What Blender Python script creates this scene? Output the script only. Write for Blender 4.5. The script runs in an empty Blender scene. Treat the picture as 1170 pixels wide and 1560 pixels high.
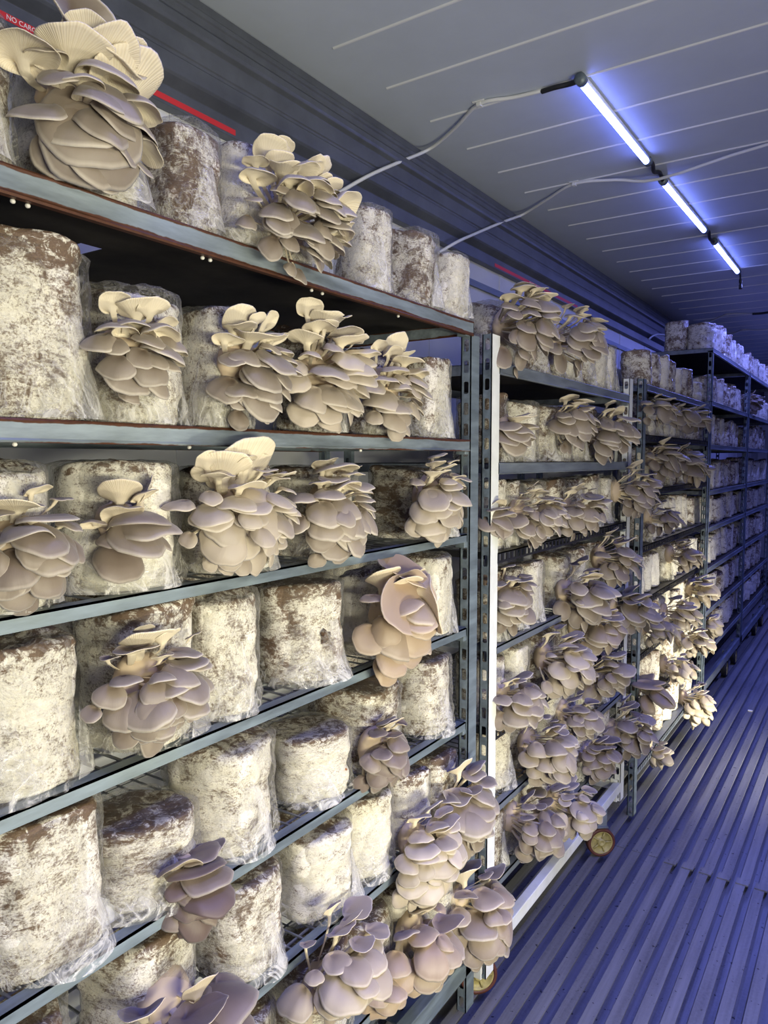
import bpy, bmesh, math, random
import numpy as np
from mathutils import Vector, Matrix, noise

scene = bpy.context.scene
COL = scene.collection
EYE = 1.54                      # camera height above the floor
FRONT = -0.82                   # aisle face of the racks
WALL_X, RIGHT_X, CEIL_Z = -1.40, 1.00, EYE + 1.085
Y0, Y1 = -1.6, 11.5

# ------------------------------------------------------------------ helpers
class MB:
    """collects verts / faces / material slots and links them as one mesh object"""
    def __init__(s): s.v = []; s.f = []; s.m = []
    def add(s, vs, fs, m=0):
        o = len(s.v); s.v += [tuple(p) for p in vs]
        s.f += [tuple(i + o for i in f) for f in fs]; s.m += [m] * len(fs)
    def box(s, x0, x1, y0, y1, z0, z1, m=0):
        vs = [(x, y, z) for x in (x0, x1) for y in (y0, y1) for z in (z0, z1)]
        s.add(vs, [(0,1,3,2),(4,6,7,5),(0,4,5,1),(2,3,7,6),(0,2,6,4),(1,5,7,3)], m)
    def tube(s, pts, r, n=8, m=0, caps=True):
        pts = [Vector(p) for p in pts]; vs = []; fs = []
        for i, p in enumerate(pts):
            t = (pts[min(i+1, len(pts)-1)] - pts[max(i-1, 0)]).normalized()
            a = t.cross(Vector((0,0,1)))
            if a.length < .05: a = t.cross(Vector((1,0,0)))
            a.normalize(); b = a.cross(t)
            rr = r[i] if isinstance(r, (list, tuple)) else r
            for k in range(n):
                q = 2*math.pi*k/n
                vs.append(p + (a*math.cos(q) + b*math.sin(q))*rr)
        for i in range(len(pts)-1):
            for k in range(n):
                fs.append((i*n+k, i*n+(k+1)%n, (i+1)*n+(k+1)%n, (i+1)*n+k))
        if caps:
            fs.append(tuple(range(n))[::-1]); fs.append(tuple((len(pts)-1)*n+k for k in range(n)))
        s.add(vs, fs, m)
    def lathe(s, prof, c, axis='X', n=28, m=0):
        vs = []; fs = []
        for (r, h) in prof:
            for k in range(n):
                q = 2*math.pi*k/n; u, w = r*math.cos(q), r*math.sin(q)
                vs.append((c[0]+h, c[1]+u, c[2]+w) if axis == 'X' else (c[0]+u, c[1]+w, c[2]+h))
        for i in range(len(prof)-1):
            for k in range(n):
                fs.append((i*n+k, i*n+(k+1)%n, (i+1)*n+(k+1)%n, (i+1)*n+k))
        s.add(vs, fs, m)
    def build(s, name, mats, parent=None, smooth=False, bevel=0, loc=None):
        me = bpy.data.meshes.new(name); me.from_pydata(s.v, [], s.f)
        for mt in (mats if isinstance(mats, (list, tuple)) else [mats]): me.materials.append(mt)
        me.polygons.foreach_set('material_index', s.m)
        bm = bmesh.new(); bm.from_mesh(me); bmesh.ops.recalc_face_normals(bm, faces=bm.faces); bm.to_mesh(me); bm.free()
        if smooth: me.polygons.foreach_set('use_smooth', [True]*len(me.polygons))
        o = link(name, me, parent)
        if bevel:
            b = o.modifiers.new('bevel', 'BEVEL'); b.width = bevel; b.segments = 2; b.limit_method = 'ANGLE'
        if loc: o.location = loc
        return o

def link(name, data, parent=None):
    o = bpy.data.objects.new(name, data); COL.objects.link(o)
    if parent: o.parent = parent
    return o
def tag(o, label=None, cat=None, group=None, kind=None):
    for k, v in (('label', label), ('category', cat), ('group', group), ('kind', kind)):
        if v: o[k] = v
    return o
def empty(name, loc=(0,0,0), rz=0):
    o = bpy.data.objects.new(name, None); COL.objects.link(o); o.location = loc
    o.rotation_euler = (0,0,rz); o.empty_display_size = .05
    return o

# ------------------------------------------------------------------ materials
def mat(name):
    m = bpy.data.materials.new(name); m.use_nodes = True
    nt = m.node_tree; nt.nodes.clear()
    out = nt.nodes.new('ShaderNodeOutputMaterial')
    return m, nt, out
class G:
    """small node-graph helper"""
    def __init__(s, nt): s.nt = nt
    def n(s, t, **k):
        o = s.nt.nodes.new(t)
        for a, b in k.items(): setattr(o, a, b)
        return o
    def l(s, a, b): s.nt.links.new(a, b)
    def val(s, sock, v):
        if isinstance(v, (int, float, tuple, list)): sock.default_value = v
        else: s.l(v, sock)
    def math(s, op, a, b=0.0, clamp=False):
        o = s.n('ShaderNodeMath', operation=op, use_clamp=clamp); s.val(o.inputs[0], a); s.val(o.inputs[1], b); return o.outputs[0]
    def mix(s, f, a, b):
        o = s.n('ShaderNodeMix', data_type='RGBA'); s.val(o.inputs[0], f)
        s.val(o.inputs[6], a if not isinstance(a, tuple) else (*a, 1)[:4]); s.val(o.inputs[7], b if not isinstance(b, tuple) else (*b, 1)[:4]); return o.outputs[2]
    def ramp(s, x, lo, hi):
        o = s.n('ShaderNodeMapRange'); s.val(o.inputs[0], x); o.inputs[1].default_value = lo; o.inputs[2].default_value = hi; return o.outputs[0]
    def noise(s, vec, sc, det=4, rough=.6, dist=0):
        o = s.n('ShaderNodeTexNoise'); s.val(o.inputs['Vector'], vec); o.inputs['Scale'].default_value = sc
        o.inputs['Detail'].default_value = det; o.inputs['Roughness'].default_value = rough; o.inputs['Distortion'].default_value = dist
        return o.outputs['Fac']
    def coord(s, which='Object'): return s.n('ShaderNodeTexCoord').outputs[which]
    def scale(s, vec, v, add=None):
        o = s.n('ShaderNodeVectorMath', operation='MULTIPLY'); s.l(vec, o.inputs[0]); o.inputs[1].default_value = v; r = o.outputs[0]
        if add is not None:
            p = s.n('ShaderNodeVectorMath', operation='ADD'); s.l(r, p.inputs[0]); s.l(add, p.inputs[1]); r = p.outputs[0]
        return r
    def bump(s, h, strength=.3, dist=.002):
        o = s.n('ShaderNodeBump'); o.inputs['Strength'].default_value = strength; o.inputs['Distance'].default_value = dist
        s.l(h, o.inputs['Height']); return o.outputs[0]
    def bsdf(s, out, col, rough=.5, metal=0, spec=.5, nrm=None, coat=0, coatr=.1):
        b = s.n('ShaderNodeBsdfPrincipled')
        s.val(b.inputs['Base Color'], (*col, 1)[:4] if isinstance(col, tuple) else col); s.val(b.inputs['Roughness'], rough)
        s.val(b.inputs['Metallic'], metal); b.inputs['Specular IOR Level'].default_value = spec
        s.val(b.inputs['Coat Weight'], coat); b.inputs['Coat Roughness'].default_value = coatr
        if nrm is not None:
            s.l(nrm, b.inputs['Normal']); s.l(nrm, b.inputs['Coat Normal'])
        if out is not None: s.l(b.outputs[0], out.inputs['Surface'])
        return b

def m_simple(name, col, rough=.5, metal=0, spec=.5, nsc=0, namt=.15, bump=0):
    m, nt, out = mat(name); g = G(nt)
    if nsc:
        v = g.coord(); f = g.noise(v, nsc, 5, .65)
        dark = tuple(c*(1-namt*2) for c in col); lite = tuple(min(1, c*(1+namt)) for c in col)
        c = g.mix(g.ramp(f, .3, .7), dark, lite)
        g.bsdf(out, c, rough, metal, spec, g.bump(f, bump, .002) if bump else None)
    else: g.bsdf(out, col, rough, metal, spec)
    return m

def m_galv(name, base=(.19,.235,.26), rust=0.0):
    m, nt, out = mat(name); g = G(nt); v = g.coord()
    f = g.noise(g.scale(v, (40, 6, 40)), 1, 5, .65); f2 = g.noise(v, 60, 3)
    c = g.mix(g.ramp(f, .3, .72), tuple(b*.62 for b in base), tuple(min(1,b*1.3) for b in base))
    metal = .35
    if rust:
        # rust creeps along the rolled edges of the tray
        z = g.n('ShaderNodeSeparateXYZ'); g.l(v, z.inputs[0])
        edge = g.math('MAXIMUM', g.ramp(z.outputs[2], -.006, .001), g.ramp(z.outputs[2], -.022, -.031))
        r = g.math('ADD', g.math('MULTIPLY', edge, .55), g.noise(g.scale(v, (9, 5, 9)), 1, 6, .7))
        k = g.ramp(r, .92 - rust*.3, 1.0 - rust*.3)
        c = g.mix(k, c, g.mix(f2, (.035,.016,.010), (.15,.055,.025)))
    g.bsdf(out, c, g.ramp(f, -.3, 1.4), metal, .5, g.bump(f2, .12, .0008))
    return m

def m_block(name='mycelium_block', coat=.2, coatr=.25, bs=.75):
    m, nt, out = mat(name); g = G(nt); v = g.coord()
    oi = g.n('ShaderNodeObjectInfo'); rnd = oi.outputs['Random']
    ofs = g.n('ShaderNodeCombineXYZ'); g.l(g.math('MULTIPLY', rnd, 37.0), ofs.inputs[0]); g.l(g.math('MULTIPLY', rnd, 71.0), ofs.inputs[2])
    p = g.scale(v, (1, 1, 2.8), ofs.outputs[0])
    big = g.noise(p, 1.5, 4, .6, .8)
    med = g.noise(p, 5.5, 6, .72, 1.0)
    spk = g.noise(p, 26, 4, .75)
    streak = g.noise(g.scale(v, (2.0, 2.0, 20), ofs.outputs[0]), 1, 6, .7, 2.2)
    # white mycelium over brown straw, patchy; the top of the bag is browner
    z = g.n('ShaderNodeSeparateXYZ'); g.l(v, z.inputs[0])
    top = g.ramp(z.outputs[2], .86, 1.0)
    k = g.math('ADD', g.math('MULTIPLY', big, .75), g.math('MULTIPLY', med, .65))
    k = g.math('ADD', k, g.math('MULTIPLY', streak, .45))
    k = g.math('ADD', k, g.math('ADD', g.math('MULTIPLY', g.math('MULTIPLY', top, g.ramp(g.noise(p, 3.2, 5, .7, 1.5), .40, .60)), .30), -.05))
    k = g.math('ADD', k, g.math('MULTIPLY', g.math('SUBTRACT', rnd, .5), .20))
    brown = g.ramp(k, .885, 1.02)
    speck = g.math('MULTIPLY', g.ramp(spk, .50, .56), g.ramp(k, .74, .93))
    f = g.math('MAXIMUM', brown, g.math('MULTIPLY', speck, .9))
    white = g.mix(g.noise(p, 9, 3), (.70,.64,.50), (.90,.88,.80))
    straw = g.mix(spk, (.045,.027,.016), (.25,.165,.10))
    c = g.mix(f, white, straw)
    h = g.math('ADD', g.math('MULTIPLY', med, .6), g.math('ADD', g.math('MULTIPLY', spk, .25), g.math('MULTIPLY', streak, .5)))
    g.bsdf(out, c, .6, 0, .4, g.bump(h, bs, .004), coat, coatr)
    return m

def m_film(name='clear_film', FR=.38, RG=.12, BASE=.0, BS=.8, NS=2.4):
    m, nt, out = mat(name); g = G(nt); v = g.coord()
    oi = g.n('ShaderNodeObjectInfo')
    ofs = g.n('ShaderNodeCombineXYZ'); g.l(g.math('MULTIPLY', oi.outputs['Random'], 53.0), ofs.inputs[0])
    p = g.scale(v, (1, 1, 2.2), ofs.outputs[0])
    w = g.noise(p, NS, 4, .55, 1.5)
    ridge = g.math('SUBTRACT', 1.0, g.math('ABSOLUTE', g.math('MULTIPLY', g.math('SUBTRACT', w, .5), 9.0)), True)
    n = g.bump(g.math('ADD', w, g.math('MULTIPLY', ridge, .25)), BS, .010)
    tr = g.n('ShaderNodeBsdfTransparent'); tr.inputs[0].default_value = (.95,.95,.94,1)
    b = g.bsdf(None, (.80,.78,.73), .16, 0, .6, n)
    fr = g.n('ShaderNodeFresnel'); fr.inputs[0].default_value = 1.45; g.l(n, fr.inputs['Normal'])
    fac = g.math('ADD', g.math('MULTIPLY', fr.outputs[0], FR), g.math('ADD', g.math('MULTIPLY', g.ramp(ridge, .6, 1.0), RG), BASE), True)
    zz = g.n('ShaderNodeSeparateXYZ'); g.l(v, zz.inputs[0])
    fac = g.math('ADD', fac, g.math('MULTIPLY', g.ramp(zz.outputs[2], .40, .05), g.math('MULTIPLY', g.ramp(ridge, .3, 1.0), .28)), True)   # film bunched at the bag's foot, ridges whitened to paint in glints
    mx = g.n('ShaderNodeMixShader'); g.l(fac, mx.inputs[0]); g.l(tr.outputs[0], mx.inputs[1]); g.l(b.outputs[0], mx.inputs[2])
    g.l(mx.outputs[0], out.inputs['Surface'])
    return m

def m_cap():
    m, nt, out = mat('oyster_cap_skin'); g = G(nt)
    oi = g.n('ShaderNodeObjectInfo'); sp = g.n('ShaderNodeSeparateColor'); g.l(oi.outputs['Color'], sp.inputs[0])
    uv = g.n('ShaderNodeSeparateXYZ'); g.l(g.coord('UV'), uv.inputs[0])
    v = g.coord(); f = g.noise(v, 30, 4, .6); rnd = oi.outputs['Random']
    fib = g.n('ShaderNodeCombineXYZ'); g.l(g.math('MULTIPLY', uv.outputs[0], 60.0), fib.inputs[0]); g.l(g.math('MULTIPLY', uv.outputs[1], 2.0), fib.inputs[1]); g.l(g.math('MULTIPLY', rnd, 20.), fib.inputs[2])
    fibre = g.noise(fib.outputs[0], 1, 3, .6)
    rad = g.math('ADD', uv.outputs[1], g.math('MULTIPLY', g.math('SUBTRACT', f, .5), .5))
    c = g.mix(g.ramp(rad, .10, .90), (.098,.066,.038), (.265,.226,.182))
    c = g.mix(g.math('MULTIPLY', g.ramp(uv.outputs[1], .93, .985), .8), c, (.70,.64,.54))
    c = g.mix(g.math('MULTIPLY', g.ramp(fibre, .35, .7), .16), c, (.20,.15,.13))
    c = g.mix(g.math('MULTIPLY', rnd, .3), c, (.20,.155,.118))
    c = g.mix(sp.outputs[1], c, (.58,.50,.39))                        # pale clusters
    c = g.mix(sp.outputs[2], c, (.46,.33,.215))                       # tan clusters
    c = g.mix(sp.outputs[0], c, (.115,.080,.072))                     # dark brown caps
    b = g.bsdf(out, c, .5, 0, .35, g.bump(g.math('ADD', f, g.math('MULTIPLY', fibre, .4)), .25, .002))
    b.inputs['Sheen Weight'].default_value = .15
    return m

def m_gill():
    m, nt, out = mat('oyster_gills'); g = G(nt)
    oi = g.n('ShaderNodeObjectInfo'); sp = g.n('ShaderNodeSeparateColor'); g.l(oi.outputs['Color'], sp.inputs[0])
    uv = g.n('ShaderNodeSeparateXYZ'); g.l(g.coord('UV'), uv.inputs[0])
    s = g.math('SINE', g.math('MULTIPLY', uv.outputs[0], 6.28318*74))
    s2 = g.math('SINE', g.math('ADD', g.math('MULTIPLY', uv.outputs[0], 6.28318*31), 1.0))
    h = g.math('ADD', s, g.math('MULTIPLY', s2, .6))
    c = g.mix(g.ramp(h, -1.6, .8), (.70,.605,.44), (.78,.70,.54))
    c = g.mix(g.math('MULTIPLY', sp.outputs[0], .45), c, (.30,.21,.15))
    c = g.mix(g.math('MULTIPLY', sp.outputs[2], .35), c, (.60,.43,.26))
    b = g.bsdf(out, c, .6, 0, .25, g.bump(h, .22, .0008))
    return m

def m_floor():
    m, nt, out = mat('aluminium_floor'); g = G(nt); v = g.coord()
    f = g.noise(g.scale(v, (30, 1.2, 30)), 1, 5, .65); f2 = g.noise(v, 90, 3, .7); d = g.noise(v, 3.0, 4)
    c = g.mix(g.ramp(f, .3, .75), (.105,.105,.115), (.26,.26,.265))
    c = g.mix(g.math('MULTIPLY', g.ramp(f2, .42, .65), .35), c, (.22,.22,.24))
    c = g.mix(g.math('MULTIPLY', g.ramp(g.noise(v, 55, 2, .5), .68, .72), .9), c, (.015,.015,.015))   # specks of dirt
    g.bsdf(out, c, g.ramp(d, -.4, 1.5), .25, .5, g.bump(f, .1, .001))
    return m

M = dict(
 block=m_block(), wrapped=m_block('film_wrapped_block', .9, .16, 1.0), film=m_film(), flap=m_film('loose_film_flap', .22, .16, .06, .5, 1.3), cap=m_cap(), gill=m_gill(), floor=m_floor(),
 galv=m_galv('galvanised_steel'), rusty=m_galv('rusty_tray_steel', (.24,.285,.31), .9), dgalv=m_galv('dark_galvanised_steel', (.20,.23,.27)),
 wire=m_simple('grey_wire', (.20,.21,.21), .45, .4), white=m_simple('white_paint', (.78,.80,.76), .45, 0, .5, 14, .06),
 black=m_simple('black_plastic', (.018,.018,.02), .4), blackrub=m_simple('black_rubber', (.012,.012,.014), .6),
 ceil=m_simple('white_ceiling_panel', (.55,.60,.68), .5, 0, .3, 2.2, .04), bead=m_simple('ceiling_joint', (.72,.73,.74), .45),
 wall=m_simple('white_wall_panel', (.66,.67,.68), .45, 0, .4, 1.5, .05), cove=m_simple('scuffed_aluminium', (.115,.125,.145), .42, .3, .5, 9, .13),
 gwall=m_simple('grey_side_wall', (.20,.20,.21), .5, 0, .4, 1.5, .05),
 red=m_simple('red_sticker', (.62,.03,.035), .5), text=m_simple('white_print', (.85,.85,.85), .5),
 cable=m_simple('white_cable', (.74,.75,.74), .4), tyre=m_simple('red_brown_tyre', (.11,.038,.026), .55, 0, .4, 30, .15),
 hub=m_simple('yellowed_hub', (.42,.36,.14), .45, 0, .5, 25, .2), plate=m_simple('shade_dark_tray_plate', (.022,.019,.018), .7, 0, .2, 12, .3),  # dark rusted plate, near black to carry the shade under the shelves
 mould=m_simple('orange_mould', (.42,.15,.025), .7, 0, .3, 120, .35), darkmould=m_simple('dark_mould', (.085,.040,.014), .7, 0, .3, 120, .4), bead2=m_simple('pale_rivet', (.7,.68,.6), .4),
 bolt=m_simple('rusty_bolt', (.13,.06,.035), .6, .3, .5, 80, .2),
 scrap=m_simple('white_scrap', (.8,.8,.78), .6), dirt=m_simple('dark_debris', (.02,.02,.02), .9), foil=m_simple('silver_paper', (.70,.70,.72), .3, .3, .5, 8, .2),
)
def m_emit(name, col, st):
    m, nt, out = mat(name); e = nt.nodes.new('ShaderNodeEmission'); e.inputs[0].default_value = (*col, 1); e.inputs[1].default_value = st
    nt.links.new(e.outputs[0], out.inputs['Surface']); return m
M['led'] = m_emit('blue_led', (.20, .26, 1.0), LED_STRENGTH := 16.0)

# ------------------------------------------------------------------ the setting
fl = MB()
PITCH, TOP, DEPTH = .0625, .034, .032
fl.box(WALL_X, RIGHT_X, Y0, Y1, -.05, -DEPTH)
k = 0
x = -.2150 - PITCH*19
SEAM = 2.885
while x < RIGHT_X:
    a, b = x - TOP, x
    a, b = max(a, WALL_X), min(b, RIGHT_X)
    if b - a > .005:
        for (ya, yb, dx) in ((Y0, SEAM, 0), (SEAM + .004, Y1, .012 if x > -.62 else 0.0)):
            if a + dx < RIGHT_X - .004:
                bb = min(b + dx, RIGHT_X)
                fl.box(a+dx, bb, ya, yb, -.004, 0)                                  # T head
                fl.box((a+bb)/2+dx/2-.0035, (a+bb)/2+dx/2+.0035, ya, yb, -DEPTH, -.004)   # T web
        if x > -.62: fl.box(a + .002, b + .010, SEAM - .02, SEAM + .022, -.002, .0035)    # welded lip over the joint
    x += PITCH
tag(fl.build('floor', M['floor']), kind='structure')

c = MB(); c.box(WALL_X - .05, RIGHT_X + .05, Y0, Y1, CEIL_Z, CEIL_Z + .05)
y = 1.874 - .255*13
while y < Y1 - .1:
    if y > Y0 + .05: c.tube([(-1.24, y, CEIL_Z - .0005), (RIGHT_X - .06, y, CEIL_Z - .0005)], .0042, 6, 1)
    y += .255
tag(c.build('ceiling', [M['ceil'], M['bead']]), kind='structure')
w = MB(); w.box(WALL_X - .05, WALL_X, Y0, Y1, -.05, CEIL_Z)
y = Y0 + .4
while y < Y1:
    w.box(WALL_X, WALL_X + .003, y, y + .03, 0, EYE + .80); y += .6
tag(w.build('wall_left', M['wall'], bevel=0), kind='structure')
for nm, bx in (('wall_right', (RIGHT_X, RIGHT_X + .05, Y0, Y1)), ('wall_back', (WALL_X - .05, RIGHT_X + .05, Y0 - .05, Y0)), ('wall_front', (WALL_X - .05, RIGHT_X + .05, Y1, Y1 + .05))):
    q = MB(); q.box(*bx, -.05, CEIL_Z); tag(q.build(nm, M['wall'] if nm != 'wall_right' else M['gwall']), kind='structure')
# dark ribbed aluminium cove between wall and ceiling
prof = [(-1.40,.800),(-1.374,.803),(-1.374,.845),(-1.352,.862),(-1.347,.868),(-1.347,.905),(-1.351,.908),(-1.351,.915),(-1.347,.918),(-1.347,.958),(-1.335,.966),(-1.333,.975),(-1.333,.990),
        (-1.342,.998),(-1.348,1.004),(-1.348,1.020),(-1.343,1.024),(-1.343,1.034),(-1.350,1.040),(-1.352,1.062),(-1.368,1.070),(-1.392,1.085),(-1.40,1.085)]
q = MB(); n = len(prof)
q.add([(px, yy, pz + EYE) for yy in (Y0, Y1) for px, pz in prof], [(i, i+1, n+i+1, n+i) for i in range(n-1)] + [(n-1, 0, n, 2*n-1), tuple(range(n)), tuple(range(n, 2*n))])
tag(q.build('trim_1', M['cove'], bevel=.0015), kind='structure')
q = MB(); q.box(WALL_X, WALL_X + .012, Y0, Y1, EYE + .700, EYE + .725); tag(q.build('trim_2', M['dgalv']), kind='structure')

# red load-line tapes on the lower lip of the cove
def tape(y0, y1, label, text, tsize):
    b = MB(); b.box(-1.3745, -1.3732, y0, y1, EYE + .810, EYE + .8235)
    o = tag(b.build('load_line_tape', M['red']), label, 'tape', 'red load line tapes')
    cu = bpy.data.curves.new('lettering', 'FONT'); cu.body = text; cu.size = tsize; cu.align_y = 'CENTER'; cu.extrude = .0002
    cu.materials.append(M['text'])
    tmp = link('lettering_curve', cu); bpy.context.view_layer.update()
    me = bpy.data.meshes.new_from_object(tmp.evaluated_get(bpy.context.evaluated_depsgraph_get()))
    bpy.data.objects.remove(tmp); t = link('lettering', me, o); t.rotation_euler = (math.pi/2, 0, math.pi/2)
    return o, t
o, t = tape(.30, 1.388, 'red load-line tape above the near top shelf, white NO lettering at its start', 'NO CARGO ABOVE THIS LINE', .0128); t.location = (-1.3728, .800, EYE + .8167)
o, t = tape(2.90, 3.93, 'red load-line tape farther down the wall above the second rack', 'NO CARGO ABOVE THIS LINE', .0128); t.location = (-1.3728, 3.27, EYE + .8167)

# ------------------------------------------------------------------ lamps and cables on the ceiling
def led_tube(ya, yb, xa, xb, label, tail=False):
    r = empty('led_tube_light', (xa, ya, CEIL_Z)); tag(r, label, 'light', 'blue LED tubes on the ceiling')
    d = Vector((xb - xa, yb - ya, 0))
    b = MB(); b.tube([(0,0,-.012), tuple(d + Vector((0,0,-.012)))], .0115, 10); b.build('housing', M['white'], r, True)
    b = MB(); b.tube([(0,.015,-.024), tuple(d + Vector((0,-.015,-.024)))], .0105, 12); b.build('tube', M['led'], r, True)
    for p in (Vector((0,0,0)), d):
        e = MB(); e.tube([(p.x, p.y - .012, -.019), (p.x, p.y + .012, -.019)], .0165, 10); e.build('end_cap', M['galv'], r, True)
    return r
led_tube(2.105, 2.795, -.738, -.730, 'nearest and longest blue LED tube on the ceiling')
led_tube(3.02, 3.765, -.728, -.715, 'middle blue LED tube, just past the second cable')
led_tube(3.985, 4.685, -.711, -.706, 'farthest blue LED tube with a dangling black plug')
def cord(name, pts, r, m, label, cat='cable', group=None, sub=4):
    # smooth the given points, then sweep
    P = [Vector(p) for p in pts]; Q = []
    for i in range(len(P)-1):
        a, b2, c2, d2 = P[max(i-1,0)], P[i], P[i+1], P[min(i+2,len(P)-1)]
        for k in range(sub):
            t = k/sub
            Q.append(.5*((2*b2) + (c2-a)*t + (2*a-5*b2+4*c2-d2)*t*t + (3*b2-a-3*c2+d2)*t**3))
    Q.append(P[-1]); b = MB(); b.tube(Q, r, 8); o = b.build(name, m, None, True); tag(o, label, cat, group); return o
CZ = CEIL_Z - .007
cord('connector_lead', [(-.731,2.80,CEIL_Z-.022),(-.726,2.85,CEIL_Z-.010),(-.733,2.90,CEIL_Z-.022),(-.724,2.95,CEIL_Z-.012),(-.728,3.018,CEIL_Z-.022)], .0075, M['black'], 'short black lead joining the nearest and middle LED tubes', 'cable', 'black leads of the LED tubes')
cord('connector_lead', [(-.715,3.77,CEIL_Z-.022),(-.709,3.83,CEIL_Z-.010),(-.717,3.90,CEIL_Z-.024),(-.711,3.983,CEIL_Z-.022)], .0075, M['black'], 'short black lead joining the middle and farthest LED tubes', 'cable', 'black leads of the LED tubes')
cord('connector_lead', [(-.706,4.69,CEIL_Z-.022),(-.704,4.74,CEIL_Z-.015),(-.704,4.775,CEIL_Z-.05),(-.704,4.78,CEIL_Z-.10)], [.005]*8+[.009]*5, M['black'], 'black plug hanging from the end of the farthest LED tube', 'cable', 'black leads of the LED tubes')
cord('connector_lead', [(-.738,2.10,CEIL_Z-.022),(-.775,2.125,CEIL_Z-.012),(-.82,2.118,CEIL_Z-.013),(-.862,2.128,CEIL_Z-.009)], .0075, M['black'], 'black lead between the first white cable and the nearest LED tube', 'cable', 'black leads of the LED tubes')
cord('power_cable', [(-.86,2.128,CZ),(-.95,2.118,CZ),(-1.051,2.098,CZ),(-1.18,2.19,CZ-.004),(-1.30,2.262,CZ-.010),(-1.342,2.24,EYE+1.045),(-1.338,2.074,EYE+.956),(-1.338,1.908,EYE+.863),(-1.385,1.78,EYE+.77)], .0058, M['cable'], 'white cable running from the nearest LED tube down to the wall', 'cable', 'white ceiling cables')
cord('power_cable', [(.98,2.76,CZ),(.3,2.83,CZ),(-.356,2.90,CZ-.003),(-.723,2.943,CZ-.030),(-.88,2.915,CZ-.01),(-1.033,2.893,CZ),(-1.18,2.985,CZ-.006),(-1.31,3.07,CZ-.014),(-1.340,3.03,EYE+1.04),(-1.338,2.874,EYE+.976),(-1.338,2.637,EYE+.872),(-1.338,2.478,EYE+.80),(-1.385,2.36,EYE+.72)], .0058, M['cable'], 'white cable crossing the ceiling under the black lead between tubes', 'cable', 'white ceiling cables')
cord('power_cable', [(-.82,6.155,CZ),(-.975,6.08,CZ),(-1.117,6.277,CZ),(-1.30,6.4,CZ-.02),(-1.338,6.2,EYE+.97),(-1.338,5.5,EYE+.885),(-1.338,5.27,EYE+.82)], .0065, M['cable'], 'white cable on the far ceiling above the tall rack, nearer one', 'cable', 'white ceiling cables')
cord('connector_lead', [(-.82,6.155,CZ),(-.76,6.17,CZ),(-.70,6.15,CZ)], .009, M['black'], 'black lead at the picture edge above the tall far rack', 'cable', 'black leads of the LED tubes')
cord('power_cable', [(-.1,6.95,CZ),(-.806,6.972,CZ),(-.974,6.87,CZ),(-1.06,6.99,CZ),(-1.30,7.2,CZ-.02),(-1.338,7.0,EYE+.95)], .0065, M['cable'], 'white cable on the far ceiling above the tall rack, farther one', 'cable', 'white ceiling cables')
for (cx_, cy_, lb) in ((-1.051, 2.098, 'white clip holding the first cable to the ceiling'), (-1.033, 2.893, 'white clip holding the second cable to the ceiling'), (-.975, 6.08, 'small clip holding the third cable to the far ceiling'), (-.974, 6.87, 'small clip holding the fourth cable to the far ceiling')):
    b = MB(); b.box(cx_-.020, cx_+.020, cy_-.013, cy_+.013, CEIL_Z-.004, CEIL_Z); b.box(cx_-.008, cx_+.008, cy_-.009, cy_+.009, CEIL_Z-.016, CEIL_Z-.004)
    tag(b.build('cable_clip', M['cable'], bevel=.002), lb, 'clip', 'white cable clips')

# ------------------------------------------------------------------ racks
def slotted(mb, origin, ux, uz, width, length, thick, pitch=.05, m=0):
    """flat flange with a row of rounded slots; ux = width direction, thickness along ux x z"""
    o = Vector(origin); ux = Vector(ux); uz = Vector(uz); nz = ux.cross(uz)*thick
    n = max(1, int(round(length/pitch))); ph = length/n
    vs = []; fs = []
    sw, sh, ch = width*.27, ph*.29, width*.12
    hole = [(-sw,-sh+ch),(-sw+ch,-sh),(sw-ch,-sh),(sw,-sh+ch),(sw,sh-ch),(sw-ch,sh),(-sw+ch,sh),(-sw,sh-ch)]
    for k in range(n):
        c0 = (k+.5)*ph; w2, h2 = width/2, ph/2
        outer = [(-w2,-sh+ch),(-sw,-h2),(sw,-h2),(w2,-sh+ch),(w2,sh-ch),(sw,h2),(-sw,h2),(-w2,sh-ch)]
        corner = [(-w2,-h2),(w2,-h2),(w2,h2),(-w2,h2)]
        for side in (0, 1):
            base = len(vs)
            for (a, b) in hole + outer + corner:
                vs.append(o + ux*(a+w2) + uz*(b+c0) + nz*side)
            for i in range(8): fs.append((base+i, base+(i+1)%8, base+8+(i+1)%8, base+8+i))
            for ci, (i, j) in zip(range(4), ((0,1),(2,3),(4,5),(6,7))): fs.append((base+16+ci, base+8+i, base+8+j))
        b0 = len(vs) - 40
        for i in range(8): fs.append((b0+i, b0+(i+1)%8, b0+20+(i+1)%8, b0+20+i))
        for (i, j) in ((16,15),(15,8),(8,16),(17,11),(11,12),(12,18)): pass
        for (i, j) in ((16,8),(8,15),(15,19),(17,11),(11,12),(12,18)): fs.append((b0+i, b0+j, b0+20+j, b0+20+i))
    mb.add(vs, fs, m)

SW = .027
def post(parent, x, y, z0, z1, mt, dirx=-1, diry=1, w=.040, m2=None, lean=0):
    b = MB()
    b.box(x, x + dirx*.0025, y, y + diry*w, z0, z1, 0)                         # plain flange along the aisle
    slotted(b, (x, y, z0), (dirx, 0, 0), (0, 0, 1), SW, z1 - z0, .0025, m=1)    # slotted flange across
    b.box(x + dirx*(SW-.003), x + dirx*SW, y, y + diry*.012, z0, z1, 1)          # return lip
    o = b.build('post', [mt, m2 or mt], parent)
    return o

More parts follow.
